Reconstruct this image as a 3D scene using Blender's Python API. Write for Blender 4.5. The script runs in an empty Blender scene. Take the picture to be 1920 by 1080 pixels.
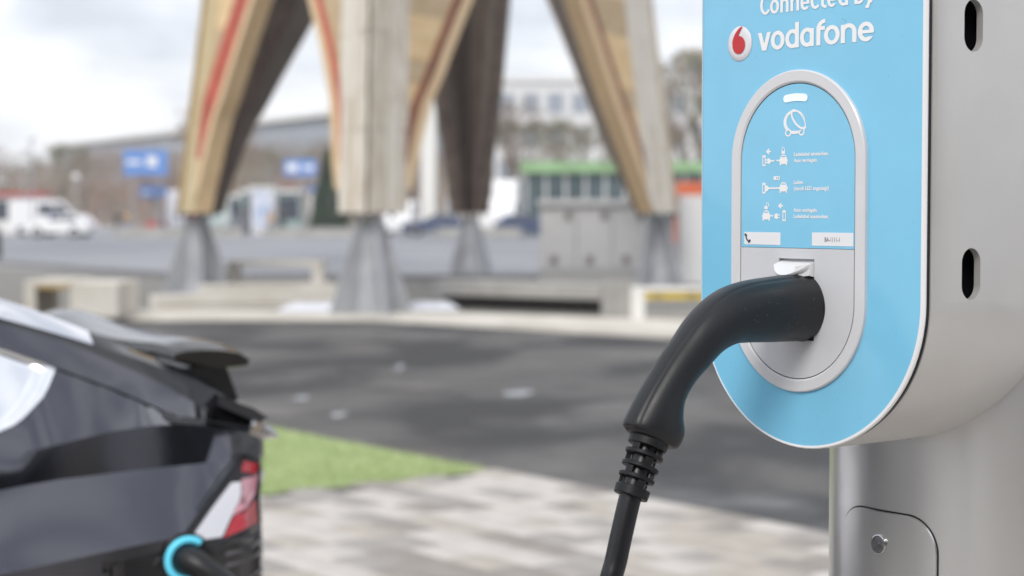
import bpy, math, random
import numpy as np
from mathutils import Vector, Matrix, Euler
random.seed(4); np.random.seed(4)
rnd = random.Random(11)
SC = bpy.context.scene
COL = SC.collection
PI = math.pi

# ------------------------------------------------------------------ camera, world, sun
cam = bpy.data.cameras.new('camera')
cam.sensor_width = 36.0
cam.lens = 36.0 * 3400 / 1920
cam.clip_start = 0.1
cam.clip_end = 3000
cam.dof.use_dof = True
cam.dof.focus_distance = 1.66
cam.dof.aperture_fstop = 5.6
cam.dof.aperture_blades = 0
camo = bpy.data.objects.new('camera', cam)
COL.objects.link(camo)
camo.location = (0, 0, 1.5)
camo.rotation_euler = (PI / 2 - math.atan(140 / 3400), 0, 0)
SC.camera = camo

SUN_EL, SUN_AZ = math.radians(42), math.radians(-160)   # azimuth measured from +Y towards +X: behind the camera, to its left
world = bpy.data.worlds.new('World')
SC.world = world
world.use_nodes = True
wn = world.node_tree.nodes; wl = world.node_tree.links
wn.clear()
wout = wn.new('ShaderNodeOutputWorld'); wbg = wn.new('ShaderNodeBackground')
wbg.inputs['Strength'].default_value = 0.1
sky = wn.new('ShaderNodeTexSky'); sky.sky_type = 'NISHITA'; sky.sun_disc = False
sky.sun_elevation = SUN_EL; sky.sun_rotation = SUN_AZ
tc = wn.new('ShaderNodeTexCoord'); mp = wn.new('ShaderNodeMapping')
mp.inputs['Scale'].default_value = (1.0, 1.0, 2.6)
mp.inputs['Location'].default_value = (1.3, 0.4, 0.7)
nz = wn.new('ShaderNodeTexNoise'); nz.inputs['Scale'].default_value = 5.0; nz.inputs['Detail'].default_value = 6
nz.inputs['Roughness'].default_value = 0.52
rp = wn.new('ShaderNodeValToRGB')
rp.color_ramp.elements[0].position = 0.42; rp.color_ramp.elements[0].color = (4.9, 5.15, 5.7, 1)
rp.color_ramp.elements[1].position = 0.57; rp.color_ramp.elements[1].color = (8.3, 8.35, 8.6, 1)
mx = wn.new('ShaderNodeMixRGB'); mx.inputs[0].default_value = 0.88
wl.new(tc.outputs['Generated'], mp.inputs['Vector']); wl.new(mp.outputs[0], nz.inputs['Vector'])
wl.new(nz.outputs['Fac'], rp.inputs[0]); wl.new(sky.outputs[0], mx.inputs[1]); wl.new(rp.outputs[0], mx.inputs[2])
wl.new(mx.outputs[0], wbg.inputs['Color']); wl.new(wbg.outputs[0], wout.inputs[0])

sl = bpy.data.lights.new('sun', 'SUN'); sl.energy = 1.4; sl.angle = math.radians(24); sl.color = (1.0, 0.96, 0.9)
so = bpy.data.objects.new('sun', sl); COL.objects.link(so)
sd = Vector((math.sin(SUN_AZ) * math.cos(SUN_EL), math.cos(SUN_AZ) * math.cos(SUN_EL), math.sin(SUN_EL)))
so.rotation_euler = sd.to_track_quat('Z', 'Y').to_euler()
so.location = (-5, -5, 8)
SC.view_settings.view_transform = 'Standard'
SC.view_settings.look = 'None'
SC.view_settings.exposure = 0.65
SC.view_settings.gamma = 1.0
SC.view_settings.use_curve_mapping = False
SC.render.engine = 'CYCLES'
SC.cycles.use_denoising = True
SC.cycles.max_bounces = 6
SC.cycles.sample_clamp_indirect = 6

# ------------------------------------------------------------------ materials
MATS = {}
def mat(name, col, rough=0.5, metal=0.0, spec=0.5, coat=0.0, var=0.0, vscale=5.0, bump=0.0, bscale=60.0, col2=None,
        rvar=0.0, stretch=(1, 1, 1), trans=0.0, ior=1.45, coat_rough=0.03, detail=4, ramp=(0.35, 0.65), sheen=0.0):
    if name in MATS: return MATS[name]
    m = bpy.data.materials.new(name); m.use_nodes = True
    nt = m.node_tree; b = nt.nodes['Principled BSDF']
    b.inputs['Base Color'].default_value = (*col, 1)
    b.inputs['Roughness'].default_value = rough; b.inputs['Metallic'].default_value = metal
    b.inputs['Specular IOR Level'].default_value = spec
    b.inputs['Coat Weight'].default_value = coat; b.inputs['Coat Roughness'].default_value = coat_rough
    b.inputs['Transmission Weight'].default_value = trans; b.inputs['IOR'].default_value = ior
    t = nt.nodes.new('ShaderNodeTexCoord'); mpn = nt.nodes.new('ShaderNodeMapping'); mpn.inputs['Scale'].default_value = stretch
    nt.links.new(t.outputs['Object'], mpn.inputs['Vector'])
    if col2 is not None or var > 0:
        n = nt.nodes.new('ShaderNodeTexNoise'); n.inputs['Scale'].default_value = vscale; n.inputs['Detail'].default_value = detail
        nt.links.new(mpn.outputs[0], n.inputs['Vector'])
        r = nt.nodes.new('ShaderNodeValToRGB')
        c2 = col2 if col2 is not None else tuple(min(1, c * (1 + var)) for c in col)
        c1 = col if col2 is not None else tuple(c * (1 - var) for c in col)
        r.color_ramp.elements[0].position = ramp[0]; r.color_ramp.elements[0].color = (*c1, 1)
        r.color_ramp.elements[1].position = ramp[1]; r.color_ramp.elements[1].color = (*c2, 1)
        nt.links.new(n.outputs['Fac'], r.inputs[0]); nt.links.new(r.outputs[0], b.inputs['Base Color'])
    if rvar > 0:
        n = nt.nodes.new('ShaderNodeTexNoise'); n.inputs['Scale'].default_value = vscale * 2.3; n.inputs['Detail'].default_value = 5
        nt.links.new(mpn.outputs[0], n.inputs['Vector'])
        mr = nt.nodes.new('ShaderNodeMapRange'); mr.inputs[3].default_value = max(0.02, rough - rvar); mr.inputs[4].default_value = rough + rvar
        mr.inputs[1].default_value = 0.3; mr.inputs[2].default_value = 0.7
        nt.links.new(n.outputs['Fac'], mr.inputs[0]); nt.links.new(mr.outputs[0], b.inputs['Roughness'])
    if bump > 0:
        n = nt.nodes.new('ShaderNodeTexNoise'); n.inputs['Scale'].default_value = bscale; n.inputs['Detail'].default_value = 3
        nt.links.new(mpn.outputs[0], n.inputs['Vector'])
        bp = nt.nodes.new('ShaderNodeBump'); bp.inputs['Strength'].default_value = bump; bp.inputs['Distance'].default_value = 0.002
        nt.links.new(n.outputs['Fac'], bp.inputs['Height']); nt.links.new(bp.outputs[0], b.inputs['Normal'])
    MATS[name] = m
    return m

# ------------------------------------------------------------------ mesh helpers
def link(name, me, parent=None):
    o = bpy.data.objects.new(name, me); COL.objects.link(o)
    if parent is not None: o.parent = parent
    return o
def tag(o, label=None, cat=None, group=None, kind=None):
    if label: o['label'] = label
    if cat: o['category'] = cat
    if group: o['group'] = group
    if kind: o['kind'] = kind
    return o
def thing(name, loc, label, cat, group=None, rz=0.0):
    o = bpy.data.objects.new(name, None); COL.objects.link(o)
    o.location = loc; o.rotation_euler = (0, 0, rz); o.empty_display_size = 0.2
    return tag(o, label, cat, group)
class MB:
    def __init__(s): s.v = []; s.f = []; s.mi = []; s.m = 0
    def add(s, vs, fs):
        k = len(s.v); s.v += [tuple(v) for v in vs]; s.f += [tuple(i + k for i in f) for f in fs]; s.mi += [s.m] * len(fs); return s
    def box(s, x0, x1, y0, y1, z0, z1):
        return s.add([(x0, y0, z0), (x1, y0, z0), (x1, y1, z0), (x0, y1, z0), (x0, y0, z1), (x1, y0, z1), (x1, y1, z1), (x0, y1, z1)],
                     [(0, 3, 2, 1), (4, 5, 6, 7), (0, 1, 5, 4), (1, 2, 6, 5), (2, 3, 7, 6), (3, 0, 4, 7)])
    def prism(s, pts, z0, z1):
        n = len(pts)
        a = sum(pts[i][0] * pts[(i + 1) % n][1] - pts[(i + 1) % n][0] * pts[i][1] for i in range(n))
        if a < 0: pts = pts[::-1]
        vs = [(x, y, z0) for x, y in pts] + [(x, y, z1) for x, y in pts]
        return s.add(vs, [tuple(range(n))[::-1], tuple(range(n, 2 * n))] + [(i, (i + 1) % n, n + (i + 1) % n, n + i) for i in range(n)])
    def hexa(s, p):   # 8 corners: bottom ring of 4, top ring of 4
        return s.add(p, [(0, 3, 2, 1), (4, 5, 6, 7), (0, 1, 5, 4), (1, 2, 6, 5), (2, 3, 7, 6), (3, 0, 4, 7)])
    def rings(s, rings, close=True, cap0=True, cap1=True):
        n = len(rings[0]); vs = [p for r in rings for p in r]; fs = []
        for i in range(len(rings) - 1):
            for j in range(n if close else n - 1):
                a = i * n + j; b = i * n + (j + 1) % n
                fs.append((a, b, b + n, a + n))
        if cap0: fs.append(tuple(range(n))[::-1])
        if cap1: fs.append(tuple(range((len(rings) - 1) * n, len(rings) * n)))
        return s.add(vs, fs)
    def tube(s, pts, rad, n=8, cap=True):
        pts = [Vector(p) for p in pts]; rs = rad if hasattr(rad, '__len__') else [rad] * len(pts)
        out = []; up = None
        for i, p in enumerate(pts):
            t = (pts[min(i + 1, len(pts) - 1)] - pts[max(i - 1, 0)]).normalized()
            if up is None:
                up = Vector((0, 0, 1)) if abs(t.z) < 0.9 else Vector((1, 0, 0))
            a = (up - t * up.dot(t))
            a = a.normalized() if a.length > 1e-6 else t.orthogonal().normalized()
            up = a; b = t.cross(a)
            out.append([tuple(p + (a * math.cos(2 * PI * k / n) + b * math.sin(2 * PI * k / n)) * rs[i]) for k in range(n)])
        return s.rings(out, True, cap, cap)
    def lathe(s, prof, n=24, c=(0, 0), close=True):
        out = [[(c[0] + r * math.cos(2 * PI * k / n), c[1] + r * math.sin(2 * PI * k / n), z) for k in range(n)] for r, z in prof]
        return s.rings(out, True, close, close)
    def ball(s, c, r, n=10, sx=1, sy=1, sz=1):
        out = []
        for i in range(1, n):
            a = -PI / 2 + PI * i / n
            out.append([(c[0] + sx * r * math.cos(a) * math.cos(2 * PI * k / (2 * n)), c[1] + sy * r * math.cos(a) * math.sin(2 * PI * k / (2 * n)), c[2] + sz * r * math.sin(a)) for k in range(2 * n)])
        return s.rings(out, True, True, True)
    def build(s, name, mats, parent=None, smooth=False, angle=None, bevel=0.0):
        me = bpy.data.meshes.new(name); me.from_pydata(s.v, [], s.f); me.validate(); me.update()
        for m in (mats if isinstance(mats, (list, tuple)) else [mats]): me.materials.append(m)
        if len(me.polygons) == len(s.mi) and any(s.mi): me.polygons.foreach_set('material_index', s.mi)
        if smooth or angle:
            me.polygons.foreach_set('use_smooth', [True] * len(me.polygons))
            if angle: me.set_sharp_from_angle(angle=math.radians(angle))
        o = link(name, me, parent)
        if bevel > 0:
            md = o.modifiers.new('bevel', 'BEVEL'); md.width = bevel; md.segments = 2; md.limit_method = 'ANGLE'; md.angle_limit = math.radians(35)
        return o
def copy_tree(o, parent=None):
    c = o.copy(); COL.objects.link(c); c.parent = parent
    for ch in list(o.children): copy_tree(ch, c)
    return c
def realize(o):
    dg = bpy.context.evaluated_depsgraph_get()
    me = bpy.data.meshes.new_from_object(o.evaluated_get(dg)); o.modifiers.clear(); o.data = me
    return o
def interp(x, xs, ys): return float(np.interp(x, xs, ys))

# ================================================================== THE SETTING: ground sheets
M_plaza = mat('plaza_paving', (0.36, 0.35, 0.34), 0.75, var=0.18, vscale=0.35, bump=0.2, bscale=30, col2=(0.47, 0.46, 0.445), rvar=0.12)
def asphalt_mat(name, c_dark, c_lite, scale, rough, wet):
    m = bpy.data.materials.new(name); m.use_nodes = True; nt = m.node_tree; b = nt.nodes['Principled BSDF']
    t = nt.nodes.new('ShaderNodeTexCoord'); mpn = nt.nodes.new('ShaderNodeMapping'); mpn.inputs['Scale'].default_value = (0.6, 0.45, 1)
    nt.links.new(t.outputs['Object'], mpn.inputs[0])
    n = nt.nodes.new('ShaderNodeTexNoise'); n.inputs['Scale'].default_value = scale; n.inputs['Detail'].default_value = 5; n.inputs['Distortion'].default_value = 0.6
    nt.links.new(mpn.outputs[0], n.inputs['Vector'])
    r = nt.nodes.new('ShaderNodeValToRGB'); r.color_ramp.elements[0].position = 0.44; r.color_ramp.elements[1].position = 0.58
    r.color_ramp.elements[0].color = (*c_dark, 1); r.color_ramp.elements[1].color = (*c_lite, 1)
    nt.links.new(n.outputs['Fac'], r.inputs[0])
    g = nt.nodes.new('ShaderNodeTexNoise'); g.inputs['Scale'].default_value = 90; g.inputs['Detail'].default_value = 2
    nt.links.new(t.outputs['Object'], g.inputs['Vector'])
    mxx = nt.nodes.new('ShaderNodeMixRGB'); mxx.blend_type = 'OVERLAY'; mxx.inputs[0].default_value = 0.5
    nt.links.new(r.outputs[0], mxx.inputs[1]); nt.links.new(g.outputs['Fac'], mxx.inputs[2])
    nt.links.new(mxx.outputs[0], b.inputs['Base Color'])
    n2 = nt.nodes.new('ShaderNodeTexNoise'); n2.inputs['Scale'].default_value = scale * 1.4; n2.inputs['Detail'].default_value = 4
    nt.links.new(mpn.outputs[0], n2.inputs['Vector'])
    mr = nt.nodes.new('ShaderNodeMapRange'); mr.inputs[1].default_value = 0.5; mr.inputs[2].default_value = 0.7
    mr.inputs[3].default_value = rough; mr.inputs[4].default_value = wet
    nt.links.new(n2.outputs['Fac'], mr.inputs[0]); nt.links.new(mr.outputs[0], b.inputs['Roughness'])
    bp = nt.nodes.new('ShaderNodeBump'); bp.inputs['Strength'].default_value = 0.6; bp.inputs['Distance'].default_value = 0.004
    nt.links.new(g.outputs['Fac'], bp.inputs['Height']); nt.links.new(bp.outputs[0], b.inputs['Normal'])
    MATS[name] = m
    return m
M_asph = asphalt_mat('asphalt', (0.034, 0.034, 0.036), (0.105, 0.102, 0.098), 0.95, 0.8, 0.28)
M_road = asphalt_mat('road_asphalt', (0.17, 0.175, 0.195), (0.26, 0.265, 0.285), 0.12, 0.55, 0.4)
def sheet(name, pts, z, m, kind='structure'):
    b = MB(); b.add([(x, y, z) for x, y in pts], [tuple(range(len(pts)))])
    a = sum(pts[i][0] * pts[(i + 1) % len(pts)][1] - pts[(i + 1) % len(pts)][0] * pts[i][1] for i in range(len(pts)))
    if a < 0: b.f = [tuple(reversed(f)) for f in b.f]
    o = b.build(name, m); o['kind'] = kind; return o
ground = sheet('ground', [(-640, -75), (640, -75), (640, 690), (-640, 690)], 0.0, M_plaza)

A0 = Vector((-0.09, 10.47)); E1 = Vector((0.597, -0.802)).normalized(); E2 = Vector((-E1.y, E1.x)) * -1   # E2 points towards the camera's left
if E2.y > 0: E2 = -E2
def uv(u, v): p = A0 + E1 * u + E2 * v; return (p.x, p.y)
# car park surface: beyond the paving edge, up to the tower's plinth
sheet('asphalt_lot', [uv(-18.3, -0.02), uv(40, -0.02), (45, -15), (45, 14.9), (9.0, 15.45), (2.3, 21.25), (-1.9, 25.2), (-11.0, 25.2)], 0.004, M_asph)
sheet('road', [(-160, 47), (-15.2, 53.6), (-7.4, 41.2), (40, 39.8), (60, 150), (30, 168), (-160, 168)], 0.004, M_road)
# kerb dark line on the near side of the road
M_kerb = mat('kerb_stone', (0.20, 0.20, 0.21), 0.8, var=0.15)
kb = MB(); kb.prism([(-60, 92), (-15.3, 53.0), (-15.1, 53.3), (-59.5, 92.6)], 0, .14); kb.prism([(-15.3, 53.0), (-7.35, 40.6), (-7.1, 40.9), (-15.1, 53.3)], 0, 0.13); kb.prism([(-7.35, 40.6), (34, 39.0), (34, 39.35), (-7.1, 40.9)], 0, 0.125)
o = kb.build('kerb', M_kerb); o['kind'] = 'structure'

# pale concrete strip in front of the tower
M_conc = mat('pale_concrete', (0.55, 0.515, 0.45), 0.85, col2=(0.68, 0.65, 0.59), vscale=1.3, bump=0.3, bscale=40)
M_conc2 = mat('grey_concrete', (0.32, 0.31, 0.29), 0.85, col2=(0.42, 0.41, 0.385), vscale=1.7, bump=0.3, bscale=40)
M_gravel = mat('dark_gravel', (0.09, 0.085, 0.075), 0.95, col2=(0.16, 0.15, 0.13), vscale=9, bump=0.8, bscale=20)
pl = MB(); pl.prism([(-22, 25.25), (-1.9, 25.3), (-1.75, 26.9), (-22, 27.6)], 0, 0.06)
pl.prism([(-1.9, 25.3), (2.3, 21.3), (9, 15.5), (9, 18.8), (2.55, 24.2), (-1.75, 26.9)], 0, 0.065)
o = pl.build('pale_pavement', M_conc); o['kind'] = 'structure'
sheet('gravel_bed', [(-1.7, 26.95), (2.6, 24.3), (9, 19), (22, 30), (22, 38.6), (-7, 40.4), (-14, 50), (-22, 50), (-22, 27.7)], 0.008, mat('plaza_gravel', (0.17, 0.165, 0.155), 0.95, col2=(0.25, 0.24, 0.22), vscale=3, bump=0.8, bscale=20))

# paving: individual blocks
M_bed = mat('paving_joint', (0.16, 0.15, 0.14), 0.95)
bedp = [uv(0.0, 0.0), uv(22, 0.0), uv(22, 16), uv(0.0, 16)]
paving = sheet('paving', bedp, 0.004, M_bed)
PV = [mat('paver_pale', (0.52, 0.49, 0.455), 0.8, var=0.10, vscale=3, bump=0.5, bscale=120),
      mat('paver_cream', (0.42, 0.385, 0.34), 0.8, var=0.12, vscale=3, bump=0.5, bscale=120),
      mat('paver_grey', (0.34, 0.32, 0.30), 0.8, var=0.12, vscale=3, bump=0.5, bscale=120),
      mat('paver_dark', (0.29, 0.265, 0.24), 0.8, var=0.12, vscale=3, bump=0.5, bscale=120)]
def paver_mesh(w, d, m, nm):
    h = 0.016; c = 0.006
    b = MB(); x, y = w / 2, d / 2
    b.rings([[(-x, -y, 0), (x, -y, 0), (x, y, 0), (-x, y, 0)], [(-x, -y, h - c), (x, -y, h - c), (x, y, h - c), (-x, y, h - c)],
             [(-x + c, -y + c, h), (x - c, -y + c, h), (x - c, y - c, h), (-x + c, y - c, h)]], cap0=False)
    me = bpy.data.meshes.new(nm); me.from_pydata(b.v, [], b.f); me.materials.append(m); return me, b
sizes = [(0.294, 0.194), (0.194, 0.194), (0.394, 0.194)]
PM = {(i, j): paver_mesh(*sizes[i], PV[j], 'paver_block') for i in range(3) for j in range(4)}
ang = math.atan2(E1.y, E1.x)
rest = MB(); cnt = 0
for row in range(0, 75):
    v = 0.1 + row * 0.2; u = 0.0 - (0.15 if row % 2 else 0)
    while u < 21.7:
        i = rnd.choices([0, 1, 2], [5, 3, 2])[0]; w, d = sizes[i]
        j = rnd.choices([0, 1, 2, 3], [5, 3.2, 3, 1.6])[0]
        cx = u + w / 2 + 0.003
        if cx - w / 2 > -0.02:
            x, y = uv(cx, v); z = 0.005 + rnd.uniform(-0.0015, 0.0015)
            dd = y; px = 960 + 3400 * x / max(y, 0.5); py = 400 + 3400 * 1.5 / max(y, 0.5)
            if y > 6.5 and 470 < px < 1600 and py < 1100 and cnt < 298:
                ob = link('paver', PM[(i, j)][0], paving); ob.location = (x, y, z); ob.rotation_euler = (rnd.gauss(0, 0.003), rnd.gauss(0, 0.003), ang); cnt += 1
            elif y > -3 and -7 < x < 7:
                b = PM[(i, j)][1]; ca, sa = math.cos(ang), math.sin(ang); rest.m = j
                rest.add([(x + ca * p[0] - sa * p[1], y + sa * p[0] + ca * p[1], z + p[2]) for p in b.v], b.f)
        u += w + 0.006
o = rest.build('surrounding_paver', PV, paving); o['kind'] = 'stuff'

# grass wedge beside the paving
M_soil = mat('grass_ground', (0.28, 0.36, 0.15), 0.95, col2=(0.38, 0.46, 0.22), vscale=2.5)
sheet('lawn', [uv(-0.02, 0.0), uv(-14, 0.0), uv(-14, 9), uv(-0.02, 9)], 0.008, M_soil)
gb = MB()
for k in range(26000):
    u = -rnd.random() ** 1.3 * 6.5 - 0.03; v = rnd.random() * 4.2 + 0.02
    x, y = uv(u, v); a = rnd.uniform(0, 2 * PI); h = rnd.uniform(0.02, 0.045); w = 0.004
    dx, dy = math.cos(a) * w, math.sin(a) * w; lx, ly = rnd.gauss(0, 0.012), rnd.gauss(0, 0.012)
    gb.m = rnd.choice((0, 1))
    gb.add([(x - dx, y - dy, 0.008), (x + dx, y + dy, 0.008), (x + lx, y + ly, 0.008 + h)], [(0, 1, 2)])
o = gb.build('grass', [mat('blade_green', (0.33, 0.41, 0.17), 0.7), mat('blade_lime', (0.45, 0.52, 0.26), 0.7)])
tag(o, 'short bright green grass growing beside the light paving', 'grass', kind='stuff')

# puddles drying on the asphalt
M_pud = mat('puddle_water', (0.05, 0.05, 0.055), 0.06, spec=0.6)
def puddle(name, x, y, rx, ry, seed, label):
    r = random.Random(seed); b = MB(); n = 26; ph = [r.uniform(0, 6.28) for _ in range(4)]
    pts = []
    for k in range(n):
        t = 2 * PI * k / n; q = 1 + 0.18 * math.sin(2 * t + ph[0]) + 0.12 * math.sin(3 * t + ph[1]) + 0.08 * math.sin(5 * t + ph[2])
        pts.append((rx * q * math.cos(t), ry * q * math.sin(t), 0))
    b.add(pts, [tuple(range(n))]); o = b.build(name, M_pud); o.location = (x, y, 0.0085); o['kind'] = 'structure'; return o
for k, (x, y, rx, ry) in enumerate([(-1.11, 17.5, 0.06, 0.3), (-1.28, 13.4, 0.05, 0.18), (0.05, 15.0, 0.13, 0.22), (-1.7, 14.6, .05, .15)]):
    puddle('puddle', x, y, rx, ry, k, '')

# ================================================================== CHARGING STATION
PYAW, PTILT, PROLL = -0.90813, 0.00247, 0.00221
ST = Matrix.Translation((0.27077, 1.68761, 1.5 - 0.00557)) @ Matrix.Rotation(PYAW, 4, 'Z') @ Matrix.Rotation(PTILT, 4, 'X') @ Matrix.Rotation(PROLL, 4, 'Y')
FZ = -1.49            # ground in the station's own frame
stn = thing('charging_station', (0, 0, 0), 'silver charging station with light blue rounded front panel, black plug inserted', 'charging station')
# the Empty stands at the base of the post
base_l = Vector((0, 0.27, FZ - 0.003))
stn.matrix_world = ST @ Matrix.Translation(base_l)
OFF = -base_l
def sbuild(b, name, m, parent=None, **k):
    b.v = [(v[0] + OFF.x, v[1] + OFF.y, v[2] + OFF.z) for v in b.v]
    o = b.build(name, m, parent or stn, **k)
    return o
W, PB, PTOP, K = 0.140, -0.0738, 0.40, 0.2416
def fy(x): return K * x * x
def stadium(a, cb, ct, n=48, cx=0.0):
    P = [(cx + a * math.cos(t), ct + a * math.sin(t)) for t in np.linspace(0, PI, n)]
    P += [(cx - a * math.cos(t), cb - a * math.sin(t)) for t in np.linspace(0, PI, n)]
    return P
def stadium_grid(a, cb, ct, off, nx=56, cx=0.0, curved=True):
    """front face filled as columns between the lower and the upper arc"""
    b = MB(); xs = [-a * math.cos(PI * i / nx) for i in range(nx + 1)]; rows = 6
    vs = []; fs = []
    for x in xs:
        hh = math.sqrt(max(0, a * a - x * x)); z0, z1 = cb - hh, ct + hh
        for r in range(rows + 1):
            vs.append((cx + x, (fy(cx + x) if curved else 0) + off, z0 + (z1 - z0) * r / rows))
    for i in range(nx):
        for r in range(rows):
            q = i * (rows + 1) + r; fs.append((q, q + rows + 1, q + rows + 2, q + 1))
    b.add(vs, fs); return b
def band(b, P0, P1, y0, y1, curved=True):
    """ribbon between two outlines of equal count; y may be offsets or callables"""
    n = len(P0); g0 = fy if curved else (lambda x: 0)
    b.add([(p[0], g0(p[0]) + y0, p[1]) for p in P0] + [(p[0], g0(p[0]) + y1, p[1]) for p in P1],
          [(i, (i + 1) % n, n + (i + 1) % n, n + i) for i in range(n)])
M_film = mat('blue_film', (0.215, 0.565, 0.80), 0.16, spec=0.5, coat=0.5, coat_rough=0.05, var=0.02, vscale=18, bump=0.015, bscale=240, rvar=0.06)
M_white = mat('white_plastic', (0.82, 0.82, 0.83), 0.3, coat=0.2)
M_black = mat('black_gasket', (0.012, 0.013, 0.018), 0.5)
M_silver = mat('silver_lacquer', (0.64, 0.63, 0.615), 0.36, metal=0.45, var=0.025, vscale=9, bump=0.06, bscale=700, rvar=0.05, coat=0.25, coat_rough=0.2)
M_silver_col = mat('post_steel', (0.68, 0.675, 0.67), 0.30, metal=0.85, vscale=3, rvar=0.04, stretch=(1, 1, 0.3), coat=0.15, coat_rough=0.2)
M_ring = mat('pearl_grey_plastic', (0.66, 0.665, 0.69), 0.32, coat=0.15, var=0.015, vscale=20, bump=0.02, bscale=400, rvar=0.05)
M_plate = mat('light_grey_plastic', (0.61, 0.62, 0.65), 0.36, var=0.015, vscale=20, bump=0.02, bscale=500)
# front panel: film + white rim
FX, FA = -0.0019, W - 0.0028          # the film sits a little off centre in its white rim
b = MB(); So = stadium(FA, PB, PTOP, 56, FX); Si = stadium(0.0790, -0.0773, 0.05476, 56, -0.00736); rs = []
for k in range(11):
    t = k / 10; rs.append([(a_[0] * (1 - t) + c_[0] * t, fy(a_[0] * (1 - t) + c_[0] * t), a_[1] * (1 - t) + c_[1] * t) for a_, c_ in zip(So, Si)])
b.rings(rs, cap0=False, cap1=False)
panel = sbuild(b, 'front_panel', M_film, smooth=True)
b = MB(); P = [stadium(FA, PB, PTOP, 48, FX), stadium(FA + 0.0004, PB, PTOP, 48, FX)] + [stadium(a, PB, PTOP) for a in (W - 0.0010, W, W, W - 0.004)]
ys = [0.0004, -0.0010, -0.0012, 0.0000, 0.0014, 0.0016]
for i in range(5): band(b, P[i], P[i + 1], ys[i], ys[i + 1])
sbuild(b, 'panel_rim', M_white, smooth=True)
b = MB(); band(b, stadium(W - 0.0030, PB, PTOP), stadium(W - 0.0030, PB, PTOP), 0.001, 0.016)
sbuild(b, 'gasket', M_black, smooth=True)
sp = MB(); r6 = random.Random(3)
for k in range(60):
    x = r6.uniform(-0.128, 0.128); z = r6.uniform(-0.19, 0.21); l = r6.uniform(0.0003, 0.0009); w_ = r6.uniform(0.00015, 0.0004); th = r6.uniform(0, PI); c_, s_ = math.cos(th), math.sin(th)
    if (x + 0.0074) ** 2 + (max(0, z - 0.0548, -0.0773 - z)) ** 2 < 0.087 ** 2 or (x / 0.13) ** 2 + ((z + 0.0738) / 0.13) ** 2 > 1 and z < -0.0738: continue
    sp.m = 0 if k % 3 else 1
    sp.add([(x + dx, fy(x) - 0.00025, z + dz) for dx, dz in ((-c_ * l, -s_ * l), (s_ * w_, -c_ * w_), (c_ * l, s_ * l), (-s_ * w_, c_ * w_))], [(0, 1, 2, 3)])
o = sbuild(sp, 'dust_specks', [mat('speck_dark', (0.06, 0.22, 0.35), 0.7), mat('speck_pale', (0.6, 0.75, 0.8), 0.7)], panel); o['kind'] = 'stuff'
# housing shell with slots cut through its flank
def shell():
    b = MB(); o_ = stadium(W + 0.0005, PB, PTOP, 56); o1 = stadium(W - 0.0016, PB, PTOP, 56); i_ = stadium(W - 0.0065, PB, PTOP, 56)
    n = len(o_); y0 = 0.0094; yb = 0.20
    R = [[(p[0], fy(p[0]) + y0 + 0.0042, p[1]) for p in o_], [(p[0], yb, p[1]) for p in o_], [(p[0], yb, p[1]) for p in i_],
         [(p[0], fy(p[0]) + y0, p[1]) for p in i_], [(p[0], fy(p[0]) + y0, p[1]) for p in o1]]
    vs = [q for r in R for q in r]; fs = []
    for k in range(5):
        for i in range(n):
            a, c = k * n + i, k * n + (i + 1) % n; k2 = (k + 1) % 5
            fs.append((a, c, k2 * n + (i + 1) % n, k2 * n + i))
    b.add(vs, fs); return b
hs = sbuild(shell(), 'housing', M_silver)
for zc in (0.1722, -0.0484):
    cb_ = MB(); hw, hl = 0.0131, 0.0231; pts = []
    for t in np.linspace(0, PI, 20): pts.append((0.0668 + hw * math.cos(t), zc + hl - hw + hw * math.sin(t)))
    for t in np.linspace(0, PI, 20): pts.append((0.0668 - hw * math.cos(t), zc - hl + hw - hw * math.sin(t)))
    cb_.rings([[(0.125, y, z) for y, z in pts], [(0.155, y, z) for y, z in pts]])
    c = sbuild(cb_, 'cutter', M_black)
    bpy.context.view_layer.update()
    md = hs.modifiers.new('cut', 'BOOLEAN'); md.operation = 'DIFFERENCE'; md.object = c; md.solver = 'EXACT'
    realize(hs)
    bpy.data.objects.remove(c)
hs.data.polygons.foreach_set('use_smooth', [True] * len(hs.data.polygons)); hs.data.set_sharp_from_angle(angle=math.radians(28))
# inner black liner seen through the slots, with a hose-like cable run behind
b = MB(); b.box(0.118, 0.1205, 0.03, 0.115, -0.1, 0.26)
sbuild(b, 'inner_liner', M_black)
b = MB(); b.tube([(0.1265, 0.060, z + 0.0) for z in np.linspace(-0.12, 0.26, 12)], 0.0042, 10)
sbuild(b, 'inner_cable', mat('inner_cable_rubber', (0.03, 0.032, 0.04), 0.35), smooth=True)

# post: rounded profile
CA, CB, CE, CY = 0.16, 0.13, 2.6, 0.1455
def col_pt(t, off=0.0):
    c, s = math.cos(t), math.sin(t)
    x = CA * math.copysign(abs(c) ** (2 / CE), c); y = CY + CB + CB * math.copysign(abs(s) ** (2 / CE), s)
    nx = math.copysign(abs(x / CA) ** (CE - 1), x) / CA; ny = math.copysign(abs((y - CY - CB) / CB) ** (CE - 1), y - CY - CB) / CB
    l = math.hypot(nx, ny) or 1
    return x + nx / l * off, y + ny / l * off
b = MB(); ts = np.linspace(0, 2 * PI, 161)[:-1]
b.rings([[(*col_pt(t), z) for t in ts] for z in (FZ, FZ + 0.3, -0.8, -0.5, -0.3, -0.1, 0.2, 0.62)])
sbuild(b, 'post', M_silver_col, smooth=True, angle=40)
b = MB(); b.rings([[(*col_pt(t, o_), z) for t in ts] for o_, z in ((0.035, FZ), (0.035, FZ + 0.012), (0.0, FZ + 0.016))])
sbuild(b, 'base_plate', M_silver_col)
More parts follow.
